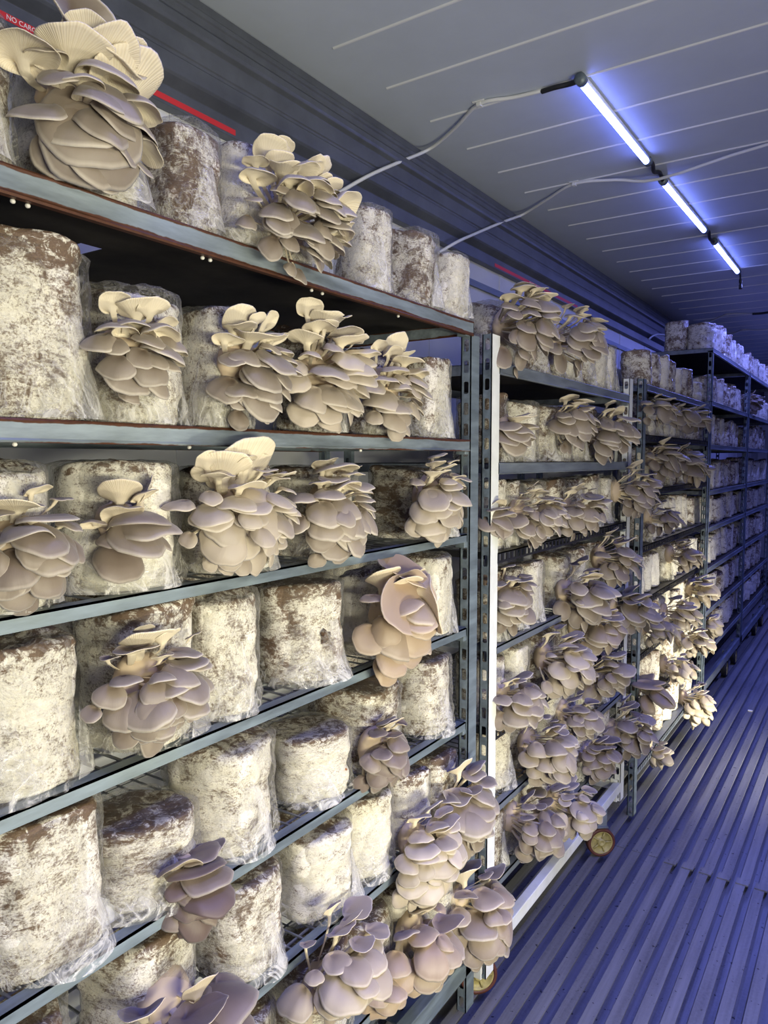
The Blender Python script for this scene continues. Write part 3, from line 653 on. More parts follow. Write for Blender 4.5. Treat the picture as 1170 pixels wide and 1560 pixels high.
BAGS = [
 (1, -0.889, 0.443, 1.867, 0.0645, 0.171, [], [], 'brown-speckled grow bag cut by the picture edge on the top shelf', 'grow bags on the top shelf of the nearest rack'),
 (1, -0.905, 0.616, 1.867, 0.0811, 0.1665, [(0.073, -0.049, 0.096, 0.107, 0.1, 0.086, 21, 1, {'big': 1.35, 'lift': 16, 'ext': [(0.05, 1.22, 1.75, 30, -0.3), (-1.0, 0.42, 1.0, 105), (0.75, 0.45, 1.5, 128), (0.6, 0.7, 1.3, 130), (-0.3, -0.45, 1.5, 14), (-0.1, -0.8, 1.4, -5)]})], [], 'grow bag under the huge cluster with an upturned funnel cap, top shelf', 'grow bags on the top shelf of the nearest rack'),
 (1, -0.878, 0.774, 1.867, 0.0542, 0.1548, [], [], 'bare white grow bag between the two big clusters on the top shelf', 'grow bags on the top shelf of the nearest rack'),
 (1, -0.878, 0.883, 1.867, 0.054, 0.1575, [], [], 'bare grow bag with bluish top, left of the fan-shaped cluster, top shelf', 'grow bags on the top shelf of the nearest rack'),
 (1, -0.878, 0.991, 1.867, 0.054, 0.162, [(0.049, -0.069, 0.064, 0.135, 0.102, 0.124, 30, 2, {'lift': 14, 'ext': [(0.62, 0.85, 1.75, 140), (0.75, 0.35, 1.7, 130), (0.8, -0.1, 1.5, 120)]})], [], 'grow bag behind the tightly layered fan-shaped cluster on the top shelf', 'grow bags on the top shelf of the nearest rack'),
 (1, -0.879, 1.243, 1.867, 0.055, 0.1665, [], [], 'slim bare white grow bag just right of the fan-shaped cluster, top shelf', 'grow bags on the top shelf of the nearest rack'),
 (1, -0.883, 1.428, 1.867, 0.0592, 0.1665, [], [], 'bare white grow bag, second from the far end of the nearest top shelf', 'grow bags on the top shelf of the nearest rack'),
 (1, -0.879, 1.585, 1.867, 0.055, 0.153, [], [], 'last bare white grow bag at the far end of the nearest top shelf', 'grow bags on the top shelf of the nearest rack'),
 (1, -0.911, 0.523, 1.586, 0.087, 0.207, [], [], 'tall white film-wrapped grow bag cut by the picture edge, second shelf', 'grow bags on the second shelf of the nearest rack'),
 (1, -0.897, 0.683, 1.586, 0.0731, 0.184, [(0.066, -0.051, 0.102, 0.084, 0.073, 0.068, 17, 3, {'lift': 12, 'big': 1.2})], [], 'grow bag with an open cluster of purplish caps, second shelf of nearest rack', 'grow bags on the second shelf of the nearest rack'),
 (1, -0.879, 0.832, 1.586, 0.055, 0.1794, [(0.05, 0.006, 0.096, 0.099, 0.096, 0.079, 20, 4, {'lift': 12})], [], 'grow bag with a cluster of drooping purplish caps, beside a white bag face', 'grow bags on the second shelf of the nearest rack'),
 (1, -0.883, 1.071, 1.586, 0.059, 0.184, [(0.053, -0.047, 0.106, 0.115, 0.116, 0.092, 26, 5, {'lift': 12, 'pale': 0.6})], [], 'grow bag with a tall pale ruffled cluster, middle of the second shelf', 'grow bags on the second shelf of the nearest rack'),
 (1, -0.886, 1.276, 1.586, 0.0617, 0.1748, [(0.055, -0.047, 0.093, 0.108, 0.108, 0.086, 18, 6, {'lift': 12, 'pale': 0.4})], [], 'grow bag with a cluster topped by one round cap, second shelf', 'grow bags on the second shelf of the nearest rack'),
 (1, -0.895, 1.51, 1.586, 0.0604, 0.1794, [], [], 'bare brown-veined grow bag against the slotted post, second shelf', 'grow bags on the second shelf of the nearest rack'),
 (1, -1.115, 0.738, 1.586, 0.055, 0.1748, [], [], 'brown-speckled grow bag in the rear row of the second shelf', 'grow bags on the second shelf of the nearest rack'),
 (1, -1.175, 1.51, 1.586, 0.055, 0.2116, [], [], 'dark grow bag in the rear row behind the slotted post, second shelf', 'grow bags on the second shelf of the nearest rack'),
 (1, -0.879, 0.48, 1.36, 0.055, 0.172, [(0.05, -0.005, 0.081, 0.078, 0.083, 0.062, 18, 7, {'big': 1.15, 'purple': 0.6})], [], 'grow bag with a big purple-capped cluster at the picture edge, third shelf', 'grow bags on the third shelf of the nearest rack'),
 (1, -0.909, 0.665, 1.36, 0.0848, 0.172, [(0.076, -0.05, 0.099, 0.066, 0.072, 0.053, 9, 8, {'big': 1.1, 'dark': 0.45, 'up': 0.9})], [], 'wide grow bag with a few upturned caps and two dark ones, third shelf', 'grow bags on the third shelf of the nearest rack'),
 (1, -0.904, 0.869, 1.36, 0.0797, 0.1634, [(0.072, -0.068, 0.1, 0.135, 0.098, 0.108, 28, 9, {'big': 1.2, 'pale': 0.5, 'ext': [(0.2, 1.05, 1.9, 138, -0.1), (-0.35, 0.85, 1.3, 125, -0.1)]})], [], 'grow bag with the largest pale brimming cluster, third shelf', 'grow bags on the third shelf of the nearest rack'),
 (1, -0.909, 1.107, 1.36, 0.085, 0.1634, [(0.077, -0.069, 0.09, 0.121, 0.107, 0.097, 22, 10, {'pale': 0.1, 'ext': [(-0.1, 0.95, 1.3, 100)]})], [], 'grow bag with a cluster crowned by a trumpet cap, third shelf', 'grow bags on the third shelf of the nearest rack'),
 (1, -0.914, 1.478, 1.36, 0.09, 0.1591, [(0.081, -0.074, 0.097, 0.121, 0.109, 0.097, 22, 11, {'pale': 0.4})], [], 'grow bag with a pale tiered cluster beside the slotted post, third shelf', 'grow bags on the third shelf of the nearest rack'),
 (1, -0.899, 0.5, 1.13, 0.0741, 0.1872, [], [], 'bare pale grow bag at the picture edge on the fourth shelf', 'grow bags on the fourth shelf of the nearest rack'),
 (1, -0.904, 0.692, 1.13, 0.0803, 0.192, [(0.072, -0.051, 0.102, 0.11, 0.085, 0.088, 24, 12, {'purple': 0.4, 'ext': [(-0.1, 1.0, 1.3, 110)]})], [], 'grow bag with a compact lavender-brown cluster, fourth shelf', 'grow bags on the fourth shelf of the nearest rack'),
 (1, -0.892, 0.842, 1.13, 0.0642, 0.1968, [], [], 'bare grow bag with a dark speckled top, fourth shelf of nearest rack', 'grow bags on the fourth shelf of the nearest rack'),
 (1, -0.916, 1.067, 1.13, 0.09, 0.1776, [], [(0.0859, -0.013, 0.0861, 0.011, 'darkmould')], 'bare grow bag with a dark orange spot, middle of the fourth shelf', 'grow bags on the fourth shelf of the nearest rack'),
 (1, -0.897, 1.295, 1.13, 0.073, 0.1776, [(0.066, -0.07, 0.097, 0.135, 0.123, 0.113, 15, 13, {'big': 1.3, 'tan': 0.5, 'ext': [(-0.35, 0.4, 1.45, 16, -0.16), (0.55, 0.25, 1.3, 8, -0.16), (0.2, 0.95, 1.3, 60), (-0.1, -0.5, 1.2, 8)]})], [], 'grow bag with two big open tan caps, fourth shelf', 'grow bags on the fourth shelf of the nearest rack'),
 (1, -0.879, 1.51, 1.13, 0.055, 0.1824, [], [], 'bare veined grow bag against the slotted post, fourth shelf', 'grow bags on the fourth shelf of the nearest rack'),
 (1, -1.117, 0.749, 1.13, 0.0674, 0.192, [], [], 'grow bag in the rear row near the picture edge, fourth shelf', 'grow bags on the fourth shelf of the nearest rack'),
 (1, -1.141, 0.967, 1.13, 0.0808, 0.192, [], [], 'dark-topped grow bag in the rear row behind the lavender-brown cluster', 'grow bags on the fourth shelf of the nearest rack'),
 (1, -1.148, 1.487, 1.13, 0.0879, 0.192, [], [], 'dark-topped grow bag in the rear row behind the orange-spotted one', 'grow bags on the fourth shelf of the nearest rack'),
 (1, -0.911, 0.521, 0.895, 0.0876, 0.19, [], [], 'bare tall grow bag with dark flat top at the picture edge, fifth shelf', 'grow bags on the fifth shelf of the nearest rack'),
 (1, -0.913, 0.694, 0.895, 0.0853, 0.1159, [(0.077, 0.02, 0.017, 0.069, 0.077, 0.055, 13, 14, {'dark': 0.8, 'sm': 1})], [], 'broad bare grow bag with a white marbled top, fifth shelf', 'grow bags on the fifth shelf of the nearest rack'),
 (1, -0.914, 0.865, 0.895, 0.0856, 0.1805, [], [], 'bare tall grow bag just behind the small dark brown cluster, fifth shelf', 'grow bags on the fifth shelf of the nearest rack'),
 (1, -0.913, 1.094, 0.895, 0.0829, 0.1216, [], [(0.0786, 0.0218, 0.0443, 0.006, 'mould')], 'bare grow bag with a dark stained top and orange rim spot, fifth shelf', 'grow bags on the fifth shelf of the nearest rack'),
 (1, -0.913, 1.266, 0.895, 0.0895, 0.171, [(0.081, -0.063, 0.061, 0.093, 0.082, 0.075, 14, 15, {'dark': 0.5})], [], 'grow bag with a small drab brown cluster, fifth shelf', 'grow bags on the fifth shelf of the nearest rack'),
 (1, -0.898, 1.501, 0.895, 0.0743, 0.1757, [], [], 'bare grow bag with bluish top beside the slotted post, fifth shelf', 'grow bags on the fifth shelf of the nearest rack'),
 (1, -1.114, 1.51, 0.895, 0.054, 0.1805, [], [], 'dark-topped grow bag in the rear row of the fifth shelf, far end', 'grow bags on the fifth shelf of the nearest rack'),
 (1, -1.124, 1.402, 0.895, 0.054, 0.1805, [], [], 'pale grow bag in the rear row of the fifth shelf, middle', 'grow bags on the fifth shelf of the nearest rack'),
 (1, -0.912, 0.469, 0.665, 0.0819, 0.1672, [], [], 'grow bag at the picture edge on the sixth shelf', 'grow bags on the sixth shelf of the nearest rack'),
 (1, -0.913, 0.69, 0.665, 0.083, 0.1672, [(0.075, -0.009, 0.081, 0.13, 0.071, 0.104, 10, 16, {'big': 1.6, 'dark': 0.7, 'up': 0.5})], [], 'grow bag with big dark brown caps at the bottom edge, sixth shelf', 'grow bags on the sixth shelf of the nearest rack'),
 (1, -0.908, 0.89, 0.665, 0.078, 0.1628, [], [], 'bare grow bag with a folded dark top, sixth shelf', 'grow bags on the sixth shelf of the nearest rack'),
 (1, -0.91, 1.095, 0.665, 0.083, 0.1628, [], [], 'bare grey-topped grow bag, middle of the sixth shelf', 'grow bags on the sixth shelf of the nearest rack'),
 (1, -0.904, 1.255, 0.665, 0.072, 0.1672, [], [], 'bare cream grow bag behind the grey-topped one, sixth shelf', 'grow bags on the sixth shelf of the nearest rack'),
 (1, -0.89, 1.4, 0.665, 0.066, 0.1584, [(0.059, -0.051, 0.017, 0.135, 0.123, 0.113, 22, 17, {'pale': 0.6})], [], 'grow bag with a pale smooth-capped hanging cluster, sixth shelf', 'grow bags on the sixth shelf of the nearest rack'),
 (1, -0.886, 1.535, 0.665, 0.062, 0.1584, [(0.056, -0.005, 0.033, 0.126, 0.135, 0.101, 16, 18, {'purple': 0.5})], [], 'grow bag with a lavender cluster overlapping the slotted post, sixth shelf', 'grow bags on the sixth shelf of the nearest rack'),
 (1, -0.92, 0.862, 0.41, 0.09, 0.1672, [], [], 'grow bag at the bottom edge of the picture, lowest shelf', 'grow bags on the lowest shelf of the nearest rack'),
 (1, -0.906, 1.085, 0.41, 0.078, 0.1672, [(0.07, -0.079, 0.229, 0.135, 0.099, 0.153, 20, 19, {'big': 1.1, 'pale': 0.25, 'tan': 0.1})], [], 'grow bag with a large smooth lavender-grey cluster, lowest shelf', 'grow bags on the lowest shelf of the nearest rack'),
 (1, -0.898, 1.245, 0.41, 0.07, 0.1584, [(0.063, -0.022, 0.036, 0.073, 0.06, 0.058, 9, 20, {'tan': 0.6})], [], 'grow bag with a small tan cluster hanging low, lowest shelf', 'grow bags on the lowest shelf of the nearest rack'),
 (1, -0.892, 1.39, 0.41, 0.068, 0.1584, [(0.061, -0.068, 0.079, 0.135, 0.097, 0.129, 15, 21, {'big': 1.35, 'tan': 0.5})], [], 'grow bag with a ruffled tan cluster above the base beam, lowest shelf', 'grow bags on the lowest shelf of the nearest rack'),
 (1, -0.884, 1.53, 0.41, 0.062, 0.1584, [(0.056, 0.062, 0.009, 0.135, 0.13, 0.135, 17, 22, {'big': 1.2, 'tan': 0.2})], [], 'grow bag with a tan cluster leaning over the white rail, lowest shelf', 'grow bags on the lowest shelf of the nearest rack'),
 (2, -0.916, 1.909, 1.79, 0.066, 0.176, [(0.059, -0.082, 0.106, 0.125, 0.127, 0.165, 22, 23, {'dark': 0.2})], [], 'grow bag with a tall brown-grey cluster at the near top corner of the second rack', 'grow bags on the top shelf of the second rack'),
 (2, -0.905, 2.142, 1.79, 0.0629, 0.1496, [], [], 'bare film-wrapped grow bag under the bluish clusters, second rack top', 'grow bags on the top shelf of the second rack'),
 (2, -0.905, 2.268, 1.79, 0.0629, 0.1496, [(0.057, -0.053, 0.118, 0.125, 0.112, 0.165, 22, 24, {'purple': 0.3})], [], 'grow bag with a wide bluish cluster, second rack top shelf', 'grow bags on the top shelf of the second rack'),
 (2, -0.896, 2.737, 1.79, 0.054, 0.1496, [], [], 'bare crumpled grow bag right of the bluish cluster, second rack top', 'grow bags on the top shelf of the second rack'),
 (2, -0.896, 2.845, 1.79, 0.054, 0.176, [], [], 'bare grow bag jutting past the white post, second rack top', 'grow bags on the top shelf of the second rack'),
 (2, -0.906, 2.419, 1.79, 0.061, 0.176, [], [], 'bare bluish-white grow bag, fourth from near end, top shelf of second rack', 'grow bags on the top shelf of the second rack'),
 (2, -0.906, 2.595, 1.79, 0.061, 0.176, [], [], 'bare bluish-white grow bag, fifth from near end, top shelf of second rack', 'grow bags on the top shelf of the second rack'),
 (2, -0.908, 1.845, 1.53, 0.066, 0.176, [(0.059, 0.009, 0.089, 0.096, 0.067, 0.077, 10, 25, {'dark': 0.1})], [], 'grow bag with a small splayed cluster beside the white post, second shelf', 'grow bags on the second shelf of the second rack'),
 (2, -0.908, 2.067, 1.53, 0.066, 0.176, [], [], 'bare white grow bag beside the splayed cluster, second rack, second shelf', 'grow bags on the second shelf of the second rack'),
 (2, -0.908, 2.236, 1.53, 0.066, 0.176, [(0.059, 0.028, 0.129, 0.125, 0.103, 0.117, 16, 26, {})], [], 'grow bag with a cluster topped by two trumpets, second rack, second shelf', 'grow bags on the second shelf of the second rack'),
 (2, -0.908, 2.643, 1.53, 0.066, 0.176, [(0.059, -0.036, 0.107, 0.125, 0.115, 0.151, 18, 27, {'big': 1.1})], [], 'grow bag with a big cupped cluster by the far white post, second shelf', 'grow bags on the second shelf of the second rack'),
 (2, -0.906, 2.371, 1.53, 0.061, 0.176, [], [], 'bare bluish-white grow bag, fourth from near end, second shelf of second rack', 'grow bags on the second shelf of the second rack'),
 (2, -0.906, 2.508, 1.53, 0.061, 0.176, [], [], 'bare bluish-white grow bag, fifth from near end, second shelf of second rack', 'grow bags on the second shelf of the second rack'),
 (2, -0.906, 2.805, 1.53, 0.061, 0.176, [], [], 'bare bluish-white grow bag, seventh from near end, second shelf of second rack', 'grow bags on the second shelf of the second rack'),
 (2, -0.899, 1.845, 1.295, 0.057, 0.176, [(0.051, -0.08, 0.091, 0.069, 0.062, 0.055, 8, 28, {'dark': 0.4})], [], 'grow bag with a small dark cluster behind the white post, third shelf', 'grow bags on the third shelf of the second rack'),
 (2, -0.899, 1.959, 1.295, 0.057, 0.176, [(0.051, -0.012, 0.091, 0.125, 0.095, 0.139, 24, 29, {})], [], 'grow bag with a rounded dense cluster, second rack, third shelf', 'grow bags on the third shelf of the second rack'),
 (2, -0.908, 2.324, 1.295, 0.066, 0.176, [(0.059, 0.009, 0.08, 0.125, 0.102, 0.138, 22, 30, {})], [], 'grow bag with a dense cluster of thumb-like caps, second rack, third shelf', 'grow bags on the third shelf of the second rack'),
 (2, -0.908, 2.678, 1.295, 0.066, 0.176, [], [], 'bare white grow bag right of the thumb-like caps, second rack, third shelf', 'grow bags on the third shelf of the second rack'),
 (2, -0.908, 2.845, 1.295, 0.066, 0.176, [(0.059, 0.101, 0.122, 0.125, 0.118, 0.165, 18, 31, {'purple': 0.3})], [], 'grow bag with a bluish cluster jutting past the far post, third shelf', 'grow bags on the third shelf of the second rack'),
 (2, -0.906, 2.137, 1.295, 0.061, 0.176, [], [], 'bare bluish-white grow bag, third from near end, third shelf of second rack', 'grow bags on the third shelf of the second rack'),
 (2, -0.906, 2.501, 1.295, 0.061, 0.176, [], [], 'bare bluish-white grow bag, fifth from near end, third shelf of second rack', 'grow bags on the third shelf of the second rack'),
 (2, -0.908, 1.845, 1.045, 0.066, 0.176, [(0.059, 0.012, 0.12, 0.107, 0.104, 0.085, 20, 32, {})], [], 'grow bag with a tall stacked cluster beside the white post, fourth shelf', 'grow bags on the fourth shelf of the second rack'),
 (2, -0.908, 2.134, 1.045, 0.066, 0.176, [], [], 'bare bright white grow bag in the middle of the second rack, fourth shelf', 'grow bags on the fourth shelf of the second rack'),
 (2, -0.908, 2.377, 1.045, 0.066, 0.176, [(0.059, -0.031, 0.057, 0.125, 0.129, 0.165, 20, 33, {'big': 1.25})], [], 'grow bag with a large layered cluster, second rack, fourth shelf', 'grow bags on the fourth shelf of the second rack'),
 (2, -0.908, 2.733, 1.045, 0.066, 0.176, [(0.059, -0.026, 0.135, 0.125, 0.111, 0.148, 16, 34, {'purple': 0.4})], [], 'grow bag with a lavender cluster by the far white post, fourth shelf', 'grow bags on the fourth shelf of the second rack'),
 (2, -0.906, 1.99, 1.045, 0.061, 0.176, [], [], 'bare bluish-white grow bag, second from near end, fourth shelf of second rack', 'grow bags on the fourth shelf of the second rack'),
 (2, -0.906, 2.555, 1.045, 0.061, 0.176, [], [], 'bare bluish-white grow bag, fifth from near end, fourth shelf of second rack', 'grow bags on the fourth shelf of the second rack'),
 (2, -0.908, 1.845, 0.82, 0.066, 0.176, [(0.059, 0.012, 0.065, 0.125, 0.09, 0.119, 16, 35, {'big': 1.1})], [], 'grow bag with a knobbly round-capped cluster by the white post, fifth shelf', 'grow bags on the fifth shelf of the second rack'),
 (2, -0.908, 2.213, 0.82, 0.066, 0.176, [(0.059, -0.057, 0.102, 0.125, 0.121, 0.165, 22, 36, {'big': 1.15, 'pale': 0.35})], [], 'grow bag with the biggest pale layered cluster, second rack, fifth shelf', 'grow bags on the fifth shelf of the second rack'),
 (2, -0.908, 2.487, 0.82, 0.066, 0.176, [(0.059, -0.019, 0.15, 0.125, 0.108, 0.165, 18, 37, {'tan': 0.2})], [], 'grow bag with an upper tan cluster, second rack, fifth shelf', 'grow bags on the fifth shelf of the second rack'),
 (2, -0.908, 2.845, 0.82, 0.066, 0.176, [(0.059, 0.067, 0.131, 0.125, 0.108, 0.165, 14, 38, {'big': 1.2})], [], 'grow bag with a bluish cluster leaning past the far white post, fifth shelf', 'grow bags on the fifth shelf of the second rack'),
 (2, -0.906, 2.029, 0.82, 0.061, 0.176, [], [], 'bare bluish-white grow bag, second from near end, fifth shelf of second rack', 'grow bags on the fifth shelf of the second rack'),
 (2, -0.906, 2.35, 0.82, 0.061, 0.176, [], [], 'bare bluish-white grow bag, fourth from near end, fifth shelf of second rack', 'grow bags on the fifth shelf of the second rack'),
 (2, -0.906, 2.666, 0.82, 0.061, 0.176, [], [], 'bare bluish-white grow bag, sixth from near end, fifth shelf of second rack', 'grow bags on the fifth shelf of the second rack'),
 (2, -0.908, 1.9, 0.605, 0.066, 0.1672, [], [], 'bare yellowish grow bag beside the white post, second rack, sixth shelf', 'grow bags on the sixth shelf of the second rack'),
 (2, -0.908, 2.091, 0.605, 0.066, 0.176, [(0.059, -0.05, 0.082, 0.125, 0.113, 0.165, 26, 39, {'pale': 0.25})], [], 'grow bag with a smooth grey round-capped cluster, second rack, sixth shelf', 'grow bags on the sixth shelf of the second rack'),
 (2, -0.908, 2.323, 0.605, 0.066, 0.176, [(0.059, 0.017, 0.091, 0.125, 0.082, 0.129, 16, 40, {})], [], 'grow bag with a small dark edged cluster, second rack, sixth shelf', 'grow bags on the sixth shelf of the second rack'),
 (2, -0.908, 2.629, 0.605, 0.066, 0.176, [(0.059, -0.028, 0.184, 0.125, 0.118, 0.154, 18, 41, {})], [], 'grow bag with a cluster of edge-on caps, second rack, sixth shelf', 'grow bags on the sixth shelf of the second rack'),
 (2, -0.906, 2.476, 0.605, 0.061, 0.176, [], [], 'bare bluish-white grow bag, fourth from near end, sixth shelf of second rack', 'grow bags on the sixth shelf of the second rack'),
 (2, -0.906, 2.798, 0.605, 0.061, 0.176, [], [], 'bare bluish-white grow bag, sixth from near end, sixth shelf of second rack', 'grow bags on the sixth shelf of the second rack'),
 (2, -0.896, 1.864, 0.39, 0.0542, 0.1584, [], [], 'bare crumpled grow bag beside the white post, second rack, lowest shelf', 'grow bags on the lowest shelf of the second rack'),
 (2, -0.896, 1.972, 0.39, 0.0542, 0.176, [(0.049, -0.044, 0.112, 0.125, 0.101, 0.165, 18, 42, {'dark': 0.3})], [], 'grow bag with a brown flower-like cluster, second rack, lowest shelf', 'grow bags on the lowest shelf of the second rack'),
 (2, -0.908, 2.303, 0.39, 0.066, 0.176, [(0.059, -0.041, 0.023, 0.125, 0.106, 0.161, 18, 43, {'pale': 0.6})], [], 'grow bag with a tall cream cluster, second rack, lowest shelf', 'grow bags on the lowest shelf of the second rack'),
 (2, -0.908, 2.567, 0.39, 0.066, 0.176, [(0.059, 0.01, 0.091, 0.125, 0.099, 0.127, 18, 44, {'dark': 0.3})], [], 'grow bag with a brown drooping cluster, second rack, lowest shelf', 'grow bags on the lowest shelf of the second rack'),
 (2, -0.908, 2.845, 0.39, 0.066, 0.176, [(0.059, 0.07, 0.081, 0.125, 0.135, 0.165, 20, 45, {'big': 1.2})], [], 'grow bag with a large cluster spilling past the far white post, lowest shelf', 'grow bags on the lowest shelf of the second rack'),
 (2, -0.906, 2.132, 0.39, 0.061, 0.176, [], [], 'bare bluish-white grow bag, third from near end, lowest shelf of second rack', 'grow bags on the lowest shelf of the second rack'),
 (2, -0.906, 2.435, 0.39, 0.061, 0.176, [], [], 'bare bluish-white grow bag, fifth from near end, lowest shelf of second rack', 'grow bags on the lowest shelf of the second rack'),
 (2, -0.906, 2.706, 0.39, 0.061, 0.176, [], [], 'bare bluish-white grow bag, seventh from near end, lowest shelf of second rack', 'grow bags on the lowest shelf of the second rack'),
 (3, -0.908, 3.386, 1.855, 0.066, 0.1672, [], [], 'bare bluish-white grow bag, first from near end, top shelf of third rack', 'grow bags on the top shelf of the third rack'),
 (3, -0.908, 3.694, 1.855, 0.066, 0.176, [], [], 'bare bluish-white grow bag, third from near end, top shelf of third rack', 'grow bags on the top shelf of the third rack'),
 (3, -0.908, 3.962, 1.855, 0.066, 0.1496, [], [], 'bare bluish-white grow bag, fifth from near end, top shelf of third rack', 'grow bags on the top shelf of the third rack'),
 (3, -0.908, 4.234, 1.855, 0.066, 0.176, [], [], 'bare bluish-white grow bag, seventh from near end, top shelf of third rack', 'grow bags on the top shelf of the third rack'),
 (3, -0.908, 4.475, 1.855, 0.066, 0.132, [], [], 'bare bluish-white grow bag, eighth from near end, top shelf of third rack', 'grow bags on the top shelf of the third rack'),
 (3, -0.906, 3.54, 1.855, 0.061, 0.176, [], [], 'bare bluish-white grow bag, second from near end, top shelf of third rack', 'grow bags on the top shelf of the third rack'),
 (3, -0.906, 3.828, 1.855, 0.061, 0.176, [], [], 'bare bluish-white grow bag, fourth from near end, top shelf of third rack', 'grow bags on the top shelf of the third rack'),
 (3, -0.906, 4.098, 1.855, 0.061, 0.176, [], [], 'bare bluish-white grow bag, sixth from near end, top shelf of third rack', 'grow bags on the top shelf of the third rack'),
 (3, -0.908, 3.315, 1.645, 0.066, 0.176, [(0.059, -0.088, 0.109, 0.125, 0.077, 0.159, 12, 46, {})], [], 'grow bag with grey-brown oyster cluster, first from near end, second shelf of third rack', 'grow bags on the second shelf of the third rack'),
 (3, -0.908, 3.594, 1.645, 0.066, 0.176, [(0.059, -0.014, 0.099, 0.125, 0.072, 0.165, 12, 47, {})], [], 'grow bag with grey-brown oyster cluster, third from near end, second shelf of third rack', 'grow bags on the second shelf of the third rack'),
 (3, -0.908, 3.999, 1.645, 0.066, 0.176, [(0.059, -0.002, 0.104, 0.125, 0.08, 0.158, 10, 48, {})], [], 'grow bag with grey-brown oyster cluster, sixth from near end, second shelf of third rack', 'grow bags on the second shelf of the third rack'),
 (3, -0.906, 3.455, 1.645, 0.061, 0.176, [], [], 'bare bluish-white grow bag, second from near end, second shelf of third rack', 'grow bags on the second shelf of the third rack'),
 (3, -0.906, 3.728, 1.645, 0.061, 0.176, [], [], 'bare bluish-white grow bag, fourth from near end, second shelf of third rack', 'grow bags on the second shelf of the third rack'),
 (3, -0.906, 3.865, 1.645, 0.061, 0.176, [], [], 'bare bluish-white grow bag, fifth from near end, second shelf of third rack', 'grow bags on the second shelf of the third rack'),
 (3, -0.906, 4.142, 1.645, 0.061, 0.176, [], [], 'bare bluish-white grow bag, seventh from near end, second shelf of third rack', 'grow bags on the second shelf of the third rack'),
 (3, -0.906, 4.297, 1.645, 0.061, 0.176, [], [], 'bare bluish-white grow bag, eighth from near end, second shelf of third rack', 'grow bags on the second shelf of the third rack'),
 (3, -0.906, 4.452, 1.645, 0.061, 0.176, [], [], 'bare bluish-white grow bag, ninth from near end, second shelf of third rack', 'grow bags on the second shelf of the third rack'),
 (3, -0.908, 3.369, 1.412, 0.066, 0.176, [(0.059, 0.023, 0.128, 0.125, 0.11, 0.14, 14, 49, {})], [], 'grow bag with grey-brown oyster cluster, first from near end, third shelf of third rack', 'grow bags on the third shelf of the third rack'),
 (3, -0.908, 3.787, 1.412, 0.066, 0.176, [(0.059, -0.014, 0.112, 0.125, 0.108, 0.165, 14, 50, {})], [], 'grow bag with grey-brown oyster cluster, fourth from near end, third shelf of third rack', 'grow bags on the third shelf of the third rack'),
 (3, -0.908, 4.135, 1.412, 0.066, 0.176, [(0.059, 0.079, 0.076, 0.125, 0.091, 0.115, 10, 51, {})], [], 'grow bag with grey-brown oyster cluster, sixth from near end, third shelf of third rack', 'grow bags on the third shelf of the third rack'),
 (3, -0.906, 3.507, 1.412, 0.061, 0.176, [], [], 'bare bluish-white grow bag, second from near end, third shelf of third rack', 'grow bags on the third shelf of the third rack'),
 (3, -0.906, 3.65, 1.412, 0.061, 0.176, [], [], 'bare bluish-white grow bag, third from near end, third shelf of third rack', 'grow bags on the third shelf of the third rack'),
 (3, -0.906, 3.961, 1.412, 0.061, 0.176, [], [], 'bare bluish-white grow bag, fifth from near end, third shelf of third rack', 'grow bags on the third shelf of the third rack'),
 (3, -0.906, 4.283, 1.412, 0.061, 0.176, [], [], 'bare bluish-white grow bag, seventh from near end, third shelf of third rack', 'grow bags on the third shelf of the third rack'),
 (3, -0.906, 4.448, 1.412, 0.061, 0.176, [], [], 'bare bluish-white grow bag, eighth from near end, third shelf of third rack', 'grow bags on the third shelf of the third rack'),
 (3, -0.908, 3.397, 1.17, 0.066, 0.176, [(0.059, -0.002, 0.115, 0.125, 0.081, 0.157, 12, 52, {'dark': 0.2})], [], 'grow bag with grey-brown oyster cluster, first from near end, fourth shelf of third rack', 'grow bags on the fourth shelf of the third rack'),
 (3, -0.908, 3.924, 1.17, 0.066, 0.176, [], [], 'bare bluish-white grow bag, fifth from near end, fourth shelf of third rack', 'grow bags on the fourth shelf of the third rack'),
 (3, -0.908, 4.401, 1.17, 0.066, 0.176, [], [], 'bare bluish-white grow bag, eighth from near end, fourth shelf of third rack', 'grow bags on the fourth shelf of the third rack'),
 (3, -0.906, 3.529, 1.17, 0.061, 0.176, [], [], 'bare bluish-white grow bag, second from near end, fourth shelf of third rack', 'grow bags on the fourth shelf of the third rack'),
 (3, -0.906, 3.66, 1.17, 0.061, 0.176, [], [], 'bare bluish-white grow bag, third from near end, fourth shelf of third rack', 'grow bags on the fourth shelf of the third rack'),
 (3, -0.906, 3.792, 1.17, 0.061, 0.176, [], [], 'bare bluish-white grow bag, fourth from near end, fourth shelf of third rack', 'grow bags on the fourth shelf of the third rack'),
 (3, -0.906, 4.076, 1.17, 0.061, 0.176, [], [], 'bare bluish-white grow bag, sixth from near end, fourth shelf of third rack', 'grow bags on the fourth shelf of the third rack'),
 (3, -0.906, 4.249, 1.17, 0.061, 0.176, [], [], 'bare bluish-white grow bag, seventh from near end, fourth shelf of third rack', 'grow bags on the fourth shelf of the third rack'),
 (3, -0.908, 3.613, 0.935, 0.066, 0.176, [], [], 'bare bluish-white grow bag, third from near end, fifth shelf of third rack', 'grow bags on the fifth shelf of the third rack'),
 (3, -0.908, 3.846, 0.935, 0.066, 0.176, [(0.059, -0.014, 0.136, 0.125, 0.091, 0.165, 14, 53, {'dark': 0.2})], [], 'grow bag with grey-brown oyster cluster, fourth from near end, fifth shelf of third rack', 'grow bags on the fifth shelf of the third rack'),
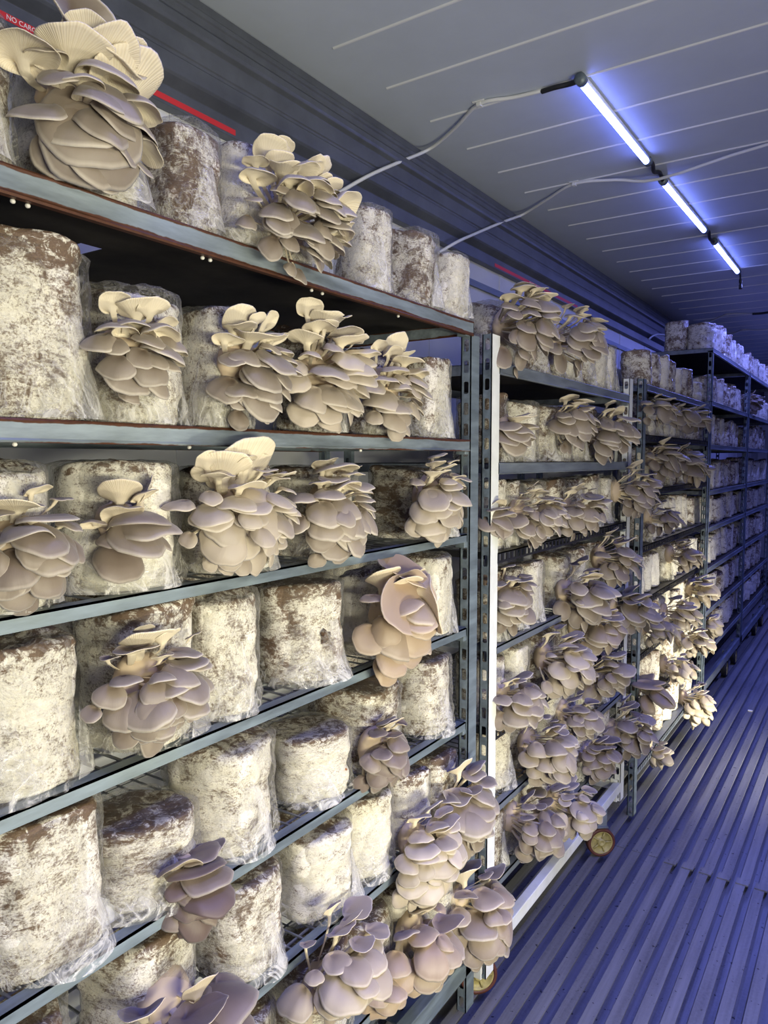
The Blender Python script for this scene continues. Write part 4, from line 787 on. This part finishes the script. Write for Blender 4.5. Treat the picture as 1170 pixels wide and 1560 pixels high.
 (3, -0.908, 4.475, 0.935, 0.066, 0.176, [], [], 'bare bluish-white grow bag, ninth from near end, fifth shelf of third rack', 'grow bags on the fifth shelf of the third rack'),
 (3, -0.906, 3.332, 0.935, 0.061, 0.176, [], [], 'bare bluish-white grow bag, first from near end, fifth shelf of third rack', 'grow bags on the fifth shelf of the third rack'),
 (3, -0.906, 3.475, 0.935, 0.061, 0.176, [], [], 'bare bluish-white grow bag, second from near end, fifth shelf of third rack', 'grow bags on the fifth shelf of the third rack'),
 (3, -0.906, 3.974, 0.935, 0.061, 0.176, [], [], 'bare bluish-white grow bag, fifth from near end, fifth shelf of third rack', 'grow bags on the fifth shelf of the third rack'),
 (3, -0.906, 4.098, 0.935, 0.061, 0.176, [], [], 'bare bluish-white grow bag, sixth from near end, fifth shelf of third rack', 'grow bags on the fifth shelf of the third rack'),
 (3, -0.906, 4.223, 0.935, 0.061, 0.176, [], [], 'bare bluish-white grow bag, seventh from near end, fifth shelf of third rack', 'grow bags on the fifth shelf of the third rack'),
 (3, -0.906, 4.347, 0.935, 0.061, 0.176, [], [], 'bare bluish-white grow bag, eighth from near end, fifth shelf of third rack', 'grow bags on the fifth shelf of the third rack'),
 (3, -0.908, 3.355, 0.7, 0.066, 0.176, [(0.059, 0.021, 0.096, 0.125, 0.088, 0.141, 12, 54, {})], [], 'grow bag with grey-brown oyster cluster, first from near end, sixth shelf of third rack', 'grow bags on the sixth shelf of the third rack'),
 (3, -0.908, 3.743, 0.7, 0.066, 0.176, [(0.059, -0.019, 0.095, 0.125, 0.108, 0.165, 16, 55, {})], [], 'grow bag with grey-brown oyster cluster, fourth from near end, sixth shelf of third rack', 'grow bags on the sixth shelf of the third rack'),
 (3, -0.908, 4.339, 0.7, 0.066, 0.176, [(0.059, -0.004, 0.124, 0.125, 0.102, 0.16, 12, 56, {})], [], 'grow bag with grey-brown oyster cluster, eighth from near end, sixth shelf of third rack', 'grow bags on the sixth shelf of the third rack'),
 (3, -0.906, 3.485, 0.7, 0.061, 0.176, [], [], 'bare bluish-white grow bag, second from near end, sixth shelf of third rack', 'grow bags on the sixth shelf of the third rack'),
 (3, -0.906, 3.613, 0.7, 0.061, 0.176, [], [], 'bare bluish-white grow bag, third from near end, sixth shelf of third rack', 'grow bags on the sixth shelf of the third rack'),
 (3, -0.906, 3.886, 0.7, 0.061, 0.176, [], [], 'bare bluish-white grow bag, fifth from near end, sixth shelf of third rack', 'grow bags on the sixth shelf of the third rack'),
 (3, -0.906, 4.041, 0.7, 0.061, 0.176, [], [], 'bare bluish-white grow bag, sixth from near end, sixth shelf of third rack', 'grow bags on the sixth shelf of the third rack'),
 (3, -0.906, 4.196, 0.7, 0.061, 0.176, [], [], 'bare bluish-white grow bag, seventh from near end, sixth shelf of third rack', 'grow bags on the sixth shelf of the third rack'),
 (3, -0.906, 4.468, 0.7, 0.061, 0.176, [], [], 'bare bluish-white grow bag, ninth from near end, sixth shelf of third rack', 'grow bags on the sixth shelf of the third rack'),
 (3, -0.908, 3.315, 0.465, 0.066, 0.176, [(0.059, -0.112, 0.08, 0.125, 0.096, 0.162, 8, 57, {'big': 1.4, 'tan': 0.5})], [], 'grow bag with grey-brown oyster cluster, first from near end, seventh shelf of third rack', 'grow bags on the seventh shelf of the third rack'),
 (3, -0.903, 3.655, 0.465, 0.0612, 0.176, [], [], 'bare bluish-white grow bag, third from near end, seventh shelf of third rack', 'grow bags on the seventh shelf of the third rack'),
 (3, -0.903, 3.778, 0.465, 0.0612, 0.176, [(0.055, -0.021, 0.064, 0.125, 0.077, 0.165, 12, 58, {'pale': 0.5})], [], 'grow bag with grey-brown oyster cluster, fourth from near end, seventh shelf of third rack', 'grow bags on the seventh shelf of the third rack'),
 (3, -0.908, 4.148, 0.465, 0.066, 0.176, [(0.059, -0.013, 0.117, 0.125, 0.098, 0.165, 14, 59, {})], [], 'grow bag with grey-brown oyster cluster, sixth from near end, seventh shelf of third rack', 'grow bags on the seventh shelf of the third rack'),
 (3, -0.906, 3.488, 0.465, 0.061, 0.176, [], [], 'bare bluish-white grow bag, second from near end, seventh shelf of third rack', 'grow bags on the seventh shelf of the third rack'),
 (3, -0.906, 3.961, 0.465, 0.061, 0.176, [], [], 'bare bluish-white grow bag, fifth from near end, seventh shelf of third rack', 'grow bags on the seventh shelf of the third rack'),
 (3, -0.906, 4.293, 0.465, 0.061, 0.176, [], [], 'bare bluish-white grow bag, seventh from near end, seventh shelf of third rack', 'grow bags on the seventh shelf of the third rack'),
 (3, -0.906, 4.451, 0.465, 0.061, 0.176, [], [], 'bare bluish-white grow bag, eighth from near end, seventh shelf of third rack', 'grow bags on the seventh shelf of the third rack'),
 (3, -0.908, 3.441, 0.195, 0.066, 0.176, [(0.059, 0.098, -0.028, 0.114, 0.068, 0.091, 10, 60, {})], [], 'grow bag with grey-brown oyster cluster, first from near end, lowest shelf of third rack', 'grow bags on the lowest shelf of the third rack'),
 (3, -0.908, 3.938, 0.195, 0.066, 0.176, [], [], 'bare bluish-white grow bag, fourth from near end, lowest shelf of third rack', 'grow bags on the lowest shelf of the third rack'),
 (3, -0.908, 4.296, 0.195, 0.066, 0.176, [(0.059, -0.056, 0.011, 0.125, 0.144, 0.165, 22, 61, {'pale': 0.6})], [], 'grow bag with grey-brown oyster cluster, sixth from near end, lowest shelf of third rack', 'grow bags on the lowest shelf of the third rack'),
 (3, -0.906, 3.598, 0.195, 0.061, 0.176, [], [], 'bare bluish-white grow bag, second from near end, lowest shelf of third rack', 'grow bags on the lowest shelf of the third rack'),
 (3, -0.906, 3.78, 0.195, 0.061, 0.176, [], [], 'bare bluish-white grow bag, third from near end, lowest shelf of third rack', 'grow bags on the lowest shelf of the third rack'),
 (3, -0.906, 4.117, 0.195, 0.061, 0.176, [], [], 'bare bluish-white grow bag, fifth from near end, lowest shelf of third rack', 'grow bags on the lowest shelf of the third rack'),
 (3, -0.906, 4.446, 0.195, 0.061, 0.176, [], [], 'bare bluish-white grow bag, seventh from near end, lowest shelf of third rack', 'grow bags on the lowest shelf of the third rack'),
]
def spot(root, lx, ly, lz, rad, m):
    b = MB(); n = 14; a0 = math.atan2(ly, lx); vs = []
    for j, (q, d) in enumerate(((1.0, -.004), (.8, .0015), (.45, .003), (.05, .0035))):
        for i in range(n):
            w_ = 2*math.pi*i/n; k = rad*q*(1 + .25*math.sin(3*w_ + lx*90) + .15*math.sin(5*w_))
            u, v = math.cos(w_)*k, math.sin(w_)*k*1.15
            vs.append((lx + math.cos(a0)*d - math.sin(a0)*u, ly + math.sin(a0)*d + math.cos(a0)*u, lz + v))
    b.add(vs, [(j*n+i, j*n+(i+1)%n, (j+1)*n+(i+1)%n, (j+1)*n+i) for j in range(3) for i in range(n)] + [tuple(3*n+i for i in range(n))])
    b.build('mould_spot', m, root, True)['label'] = 'orange brown mould spot'
for i, (rk, x, y, z, r, h, cl, sp, lab, grp) in enumerate(BAGS):
    root = grow_bag(i, rk, x, y, z, r, h, cl, lab, grp, rk < 3)
    for s_ in sp: spot(root, *s_[:4], M[s_[4]])
# the two tall far racks
ORD = ['first','second','third','fourth','fifth','sixth','seventh','eighth','ninth','tenth','eleventh']
rows = [(.645,'top'),(.340,'second'),(.085,'third'),(-.185,'fourth'),(-.405,'fifth'),(-.65,'sixth'),(-.91,'seventh'),(-1.16,'lowest')]
rg = random.Random(77); idx = 1000
for (ya, yb, nm) in ((4.70, 6.10, 'tall far rack'), (6.20, 7.60, 'farthest rack')):
    for (z, sn) in rows:
        yy = ya + .075; k = 0
        while yy < yb - .06:
            r = rg.uniform(.062, .070); h = rg.uniform(.165, .195); cl = []
            if nm == 'tall far rack' and sn == 'lowest' and k == 1: cl = [(.058, -.02, .13, .10, .10, .095, 14, 501, {'pale': .6})]
            if nm == 'farthest rack' and sn == 'second' and k == 1: cl = [(.058, 0, .10, .11, .10, .09, 14, 502, {'dark': .3})]
            if nm == 'tall far rack' and sn == 'third' and k in (): cl = []
            what = 'grow bag with a pale cluster' if cl and z < 0 else ('grow bag with a dusky cluster' if cl else 'bare bluish grow bag')
            grow_bag(idx, 4, FRONT - .02 - r - rg.uniform(0, .02), yy, EYE + z, r, h, cl, f'{what}, {ORD[k]} from near end, {sn} shelf, {nm}', f'grow bags on the {sn} shelf of the {nm}', False)
            idx += 1; k += 1; yy += r*2 + rg.uniform(.004, .03)
grow_bag(idx, 4, -1.055, 4.775, EYE + .645, .068, .18, [], 'bare brownish grow bag behind the first one, top shelf of the tall far rack', 'grow bags on the top shelf of the tall far rack', False)

# small litter
b = MB(); b.box(-.605, -.580, 4.93, 4.945, .0002, .006); tag(b.build('paper_scrap', M['scrap'], bevel=.001), 'small white scrap lying on the floor far down the aisle', 'scrap')
b = MB()
b.add([(-.93,.60,.897),(-.86,.575,.897),(-.865,.655,.897),(-.905,.62,.955),(-.875,.60,.935)], [(0,1,4,3),(1,2,4),(2,0,3,4),(0,2,1)])
tag(b.build('foil_scrap', M['foil']), 'crumpled silvery scrap on the fifth shelf between two bags', 'scrap')

# ------------------------------------------------------------------ lights out of the picture, some of them added fill, and camera
def area(name, loc, rot, sx, sy, power, col, spread=math.pi):
    d = bpy.data.lights.new(name, 'AREA'); d.shape = 'RECTANGLE'; d.size = sx; d.size_y = sy; d.energy = power; d.color = col
    d.spread = spread; o = link(name, d); o.location = loc; o.rotation_euler = rot; return o
BLUE, WHITE = (.20, .24, 1.0), (1.0, .95, .72)
# white lights assumed on the opposite wall, facing the racks, plus an added uplight
def to_rot(loc, tgt): return (Vector(tgt) - Vector(loc)).to_track_quat('-Z', 'Y').to_euler()
area('white_side_light', (.92, .25, 1.40), to_rot((.92,.25,1.40), (-.82,.75,1.25)), 1.3, .12, 19, WHITE, 2.3)
area('white_side_light', (.92, 1.2, .70), to_rot((.92,1.2,.70), (-.82,1.7,.75)), 1.2, .12, 17, WHITE, 2.0)
area('white_side_light', (.92, .9, 1.9), (0, math.radians(118), 0), .12, 1.2, 7, (1.0, .96, .88))  # added uplight that brightens the near ceiling
area('low_lamp', (.80, 3.8, .25), to_rot((.80,3.8,.25), (-.82,4.1,.30)), .4, .10, 14, WHITE, 1.3)
for (y, p) in ((-.6, 8), (.5, 13), (1.6, 13), (2.7, 9), (3.9, 7), (5.2, 9), (6.5, 10), (8.0, 8)):
    area('blue_overhead_light', (.45, y, CEIL_Z - .03), (0, 0, 0), .04, .7, p, BLUE, 1.75)
area('blue_overhead_light', (-.40, .9, CEIL_Z - .03), (0, 0, 0), .03, 1.2, 5, BLUE)  # added blue fill over the near rack, where no tube hangs
for y in (5.2, 6.2, 7.3, 8.4): area('blue_overhead_light', (-.60, y, CEIL_Z - .03), (0, 0, 0), .03, .7, 7, BLUE)
EXPOSURE = 0.32
cam = bpy.data.cameras.new('camera'); cam.sensor_fit = 'VERTICAL'; cam.sensor_height = 36; cam.lens = 36*1126/1560; cam.clip_start = .02
co = link('camera', cam); co.location = (0, 0, EYE)
co.rotation_euler = (math.pi/2 - math.atan(80/1126), 0, math.radians(33.7))
scene.camera = co
wd = bpy.data.worlds.new('world'); scene.world = wd; wd.use_nodes = True
wd.node_tree.nodes['Background'].inputs[0].default_value = (0, 0, 0, 1)
vs_ = scene.view_settings; vs_.view_transform = 'Standard'; vs_.look = 'None'; vs_.gamma = 1; vs_.use_curve_mapping = False; vs_.exposure = EXPOSURE
scene.cycles.transparent_max_bounces = 20
